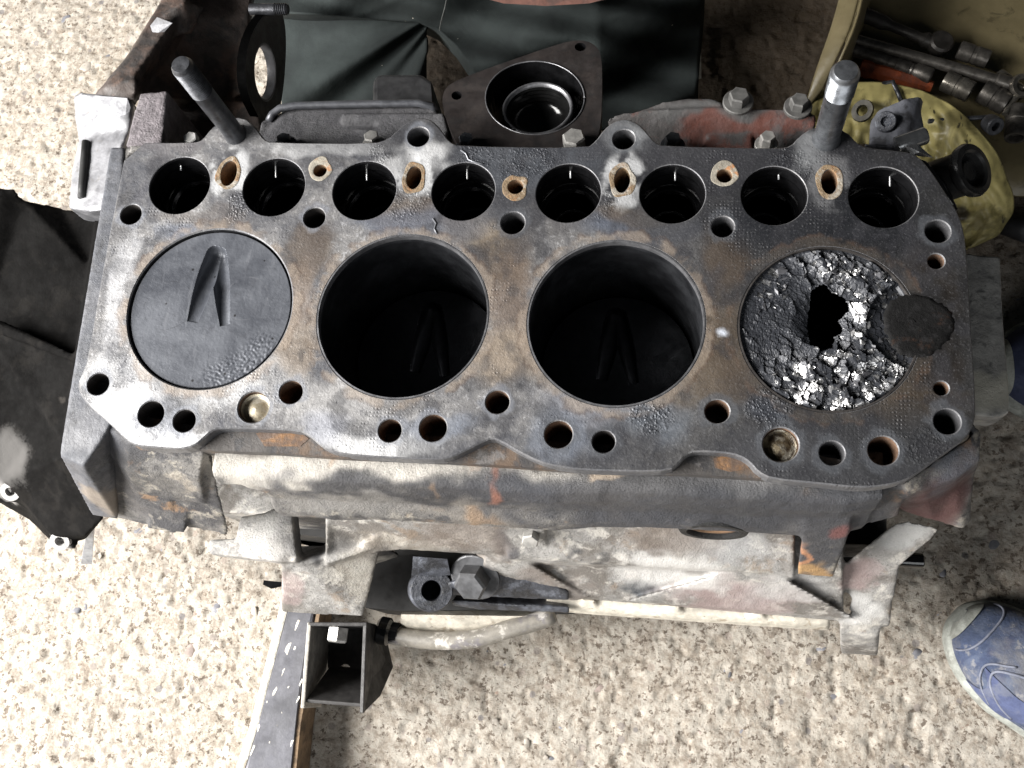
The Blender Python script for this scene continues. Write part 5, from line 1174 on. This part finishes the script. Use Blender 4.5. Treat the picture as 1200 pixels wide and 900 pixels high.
b_ = bmesh.new(); tube(b_, [W(1005,107,246), W(1022,104,243), W(1036,98,241), W(1046,96,241), W(1052,108,240), W(1056,118,240)], 0.0022, 8)
tag(from_bm('hooked_wire', b_, darksteel, None, smooth=True), 'short bent black wire above the grey cast bracket', 'wire')
b_ = bmesh.new(); A = W(1088,142,243); B_ = W(1160,137,246); lathe(b_, A, B_-A, [(0.0020,0),(0.0020,(B_-A).length),(0.0001,(B_-A).length)], 10)
rod = tag(from_bm('long_bolt', b_, darksteel, None, sharp=40), 'thin rod with a dark nut lying on the stained yellow plastic', 'bolt')
b_ = bmesh.new(); lathe(b_, W(1163,146,244), Vector((0.25,-0.75,0.6)), [(0.0075,-0.006),(0.0080,0.0),(0.0080,0.005),(0.0070,0.006),(0.0040,0.006),(0.0038,-0.002),(0.0001,-0.002)], 20)
nut = from_bm('nut', b_, darksteel, None, sharp=40); nut.location = Vector(nut.location)-Vector(rod.location); nut.parent = rod
b_ = bmesh.new(); lathe(b_, W(1011,130,238), (-0.5,-0.2,0.8), [(0.0046,-0.002),(0.0094,-0.002),(0.0100,0.0),(0.0094,0.002),(0.0050,0.002),(0.0046,-0.002)], 24, ends=False)
tag(from_bm('washer', b_, plain('washer_steel', (0.07,0.066,0.055), .5, .5), None, sharp=40), 'thick dark washer beside the right stud', 'washer')
b_ = bmesh.new(); tube(b_, [W(1178,262,290), W(1205,272,286), W(1240,290,286)], 0.010, 14); tag(from_bm('rubber_hose', b_, plain('hose', (0.02,0.02,0.022), .6), None, smooth=True), 'dark hose end on the floor below the yellow plastic', 'hose')

# ------------------------------------------------------------------ shoes
blue = grimy('shoe_suede', (0.040, 0.056, 0.105), [((0.09,0.11,0.16),50,.55,.08,.6),((0.03,0.035,0.08),80,.6,.06,.5),((0.26,0.25,0.24),120,.60,.06,.55),((0.20,0.19,0.18),18,.56,.08,.5)], rough=(.7,.9), bump=(500,.7,.0012))
navy = grimy('shoe_dark', (0.028,0.035,0.075), [((0.06,0.07,0.12),50,.56,.07,.6)], rough=(.7,.9), bump=(900,.5,.0006))
solem = grimy('shoe_sole', (0.30,0.31,0.28), [((0.16,0.16,0.14),70,.56,.07,.7)], rough=(.6,.85)); threadm = plain('shoe_piping', (0.15,0.16,0.20), .85); lacem = plain('lace_white', (0.72,0.72,0.72), .8)
def shoe(loc, rot, label, mat, detail=True, sc=1.0):
    """toe points along -x of the shoe"""
    root = empty('shoe', loc); root.rotation_euler = (0,0,rot); tag(root, label, 'shoe', 'shoes on the concrete'); root.scale = (sc,)*3
    L_ = 0.29
    def halfw(u): return 0.049*math.sqrt(max(0, 1-((0.27-u)/0.27)**2)) if u < 0.27 else (0.049-0.012*math.sin((u-0.27)/0.4*math.pi*.5) if u < 0.67 else 0.037*math.sqrt(max(0, 1-((u-0.67)/0.335)**2.4)))
    def top(u): return 0.030+0.030*min(1, u/0.22)**0.7+0.055*max(0, min(1, (u-0.25)/0.35))**1.3
    def surf(u, v, infl=0.0):
        a = math.pi*v; w = halfw(u)+infl; h = top(u)+infl
        ce = abs(math.cos(a))**0.75*(1 if math.cos(a) > 0 else -1); se = math.sin(a)**0.8
        k = 1-0.30*se*max(0, min(1, (u-0.35)/0.4))
        z = 0.014+se*(h-0.014); lim = 0.110 if u < 0.52 else 0.110-0.035*min(1, (u-0.52)/0.12)
        return Vector((L_*u-0.02, ce*w*k, min(z, lim)))
    def loftuv(fn, nu, nv, u0=0.0, u1=1.0):
        b_ = bmesh.new(); g = [[b_.verts.new(fn(u0+(u1-u0)*i/(nu-1), j/(nv-1))) for j in range(nv)] for i in range(nu)]
        for a, b in zip(g, g[1:]): ring_faces(b_, a, b, closed=False)
        bmesh.ops.remove_doubles(b_, verts=b_.verts, dist=1e-5)
        return b_
    def local(name, b_, m, parent, smooth=True):
        bmesh.ops.recalc_face_normals(b_, faces=b_.faces); me_ = bpy.data.meshes.new(name); b_.to_mesh(me_); b_.free(); return link(name, me_, m, parent, (0,0,0), smooth)
    up = local('upper', loftuv(lambda u, v: surf(u, v), 60, 30, 0.004, 0.62), mat, root)
    local('heel_counter', loftuv(lambda u, v: surf(u, v), 30, 30, 0.62, 0.996), mat, root)
    b_ = bmesh.new(); n = 80; rings = []
    for z, ex in ((0.0, -0.003), (0.0, 0.002), (0.004, 0.0035), (0.013, 0.003), (0.018, 0.0005), (0.0185, -0.004)):
        ring = []
        for i in range(n):
            a = 2*math.pi*i/n; u = 0.5-0.5*math.cos(a); w = (halfw(min(.999, max(.001, u)))+ex)*(1 if math.sin(a) >= 0 else -1)
            ring.append(b_.verts.new(Vector((L_*u-0.02+(-ex if u < .5 else ex)*abs(math.cos(a)), w if abs(math.sin(a)) > 1e-6 else 0, z))))
        rings.append(ring)
    for a, b in zip(rings, rings[1:]): ring_faces(b_, a, b)
    cap(b_, rings[0]); local('sole', b_, solem, root)
    local('foot_opening', loftuv(lambda u, v: Vector((L_*u-0.02, (v-.5)*2*halfw(u)*0.62, 0.0765 if u > .64 else 0.0765+0.035*(1-min(1, (u-0.52)/0.12)))), 16, 8, 0.56, 0.95), plain('shoe_lining', (0.015,0.016,0.02), .9), root)
    # rubber toe bumper
    local('toe_cap', loftuv(lambda u, v: surf(u, 0.02+v*0.96, 0.0022)*1.0 if True else None, 20, 30, 0.003, 0.030), solem, root)
    if detail:
        local('tongue', loftuv(lambda u, v: surf(u, 0.30+v*0.34, 0.0016), 24, 14, 0.27, 0.60), navy, root)
        local('side_panel', loftuv(lambda u, v: surf(u+0.05*math.sin(v*3.1), 0.70+v*0.28, 0.0010), 24, 14, 0.14, 0.30), grimy('shoe_panel', (0.060,0.075,0.15), [((0.12,0.13,0.17),50,.55,.08,.7)], rough=(.7,.9), bump=(900,.7,.001)), root)
        def seam(uv, r=0.0013): 
            b_ = bmesh.new(); pts = []
            for (a, b), (c, d) in zip(uv, uv[1:]):
                for k in range(8): t = k/8; pts.append((a+(c-a)*t, b+(d-b)*t))
            pts.append(uv[-1])
            q = [Vector((sum(p[0] for p in pts[max(0,i-3):i+4])/len(pts[max(0,i-3):i+4]), sum(p[1] for p in pts[max(0,i-3):i+4])/len(pts[max(0,i-3):i+4]), 0)) for i in range(len(pts))]
            tube(b_, [surf(p.x, p.y, 0.0006) for p in q], r, 8); local('piping', b_, threadm, up)
        seam([(0.05,0.02),(0.09,0.3),(0.09,0.6),(0.05,0.97)], .0011)
        seam([(0.24,0.03),(0.15,0.22),(0.16,0.38),(0.30,0.45),(0.40,0.40)])
        seam([(0.34,0.95),(0.19,0.80),(0.16,0.66),(0.24,0.56),(0.31,0.55)])
        seam([(0.26,0.98),(0.16,0.84),(0.13,0.66),(0.22,0.53)], .0011)
        seam([(0.42,0.10),(0.33,0.30),(0.29,0.48),(0.31,0.62),(0.40,0.70)])
        for k in range(3):
            u = 0.345+0.05*k; b_ = bmesh.new(); tube(b_, [surf(u, 0.30+0.02*k, 0.002), surf(u-0.004, 0.42, 0.004), surf(u, 0.52, 0.004), surf(u+0.006, 0.64, 0.002)], 0.0042, 8); local('lace', b_, lacem, up)
    return root
p = W(1130,730,280); shoe((p.x+0.010, p.y-0.004, 0.0), math.radians(-40), 'worn blue shoe with pale piping and toe bumper at lower right', blue, True, 0.80)
p = W(1150,430,298); shoe((p.x+0.024, p.y-0.005, 0.0), math.radians(3), 'dark navy shoe half hidden behind the right end shelf', navy, False)
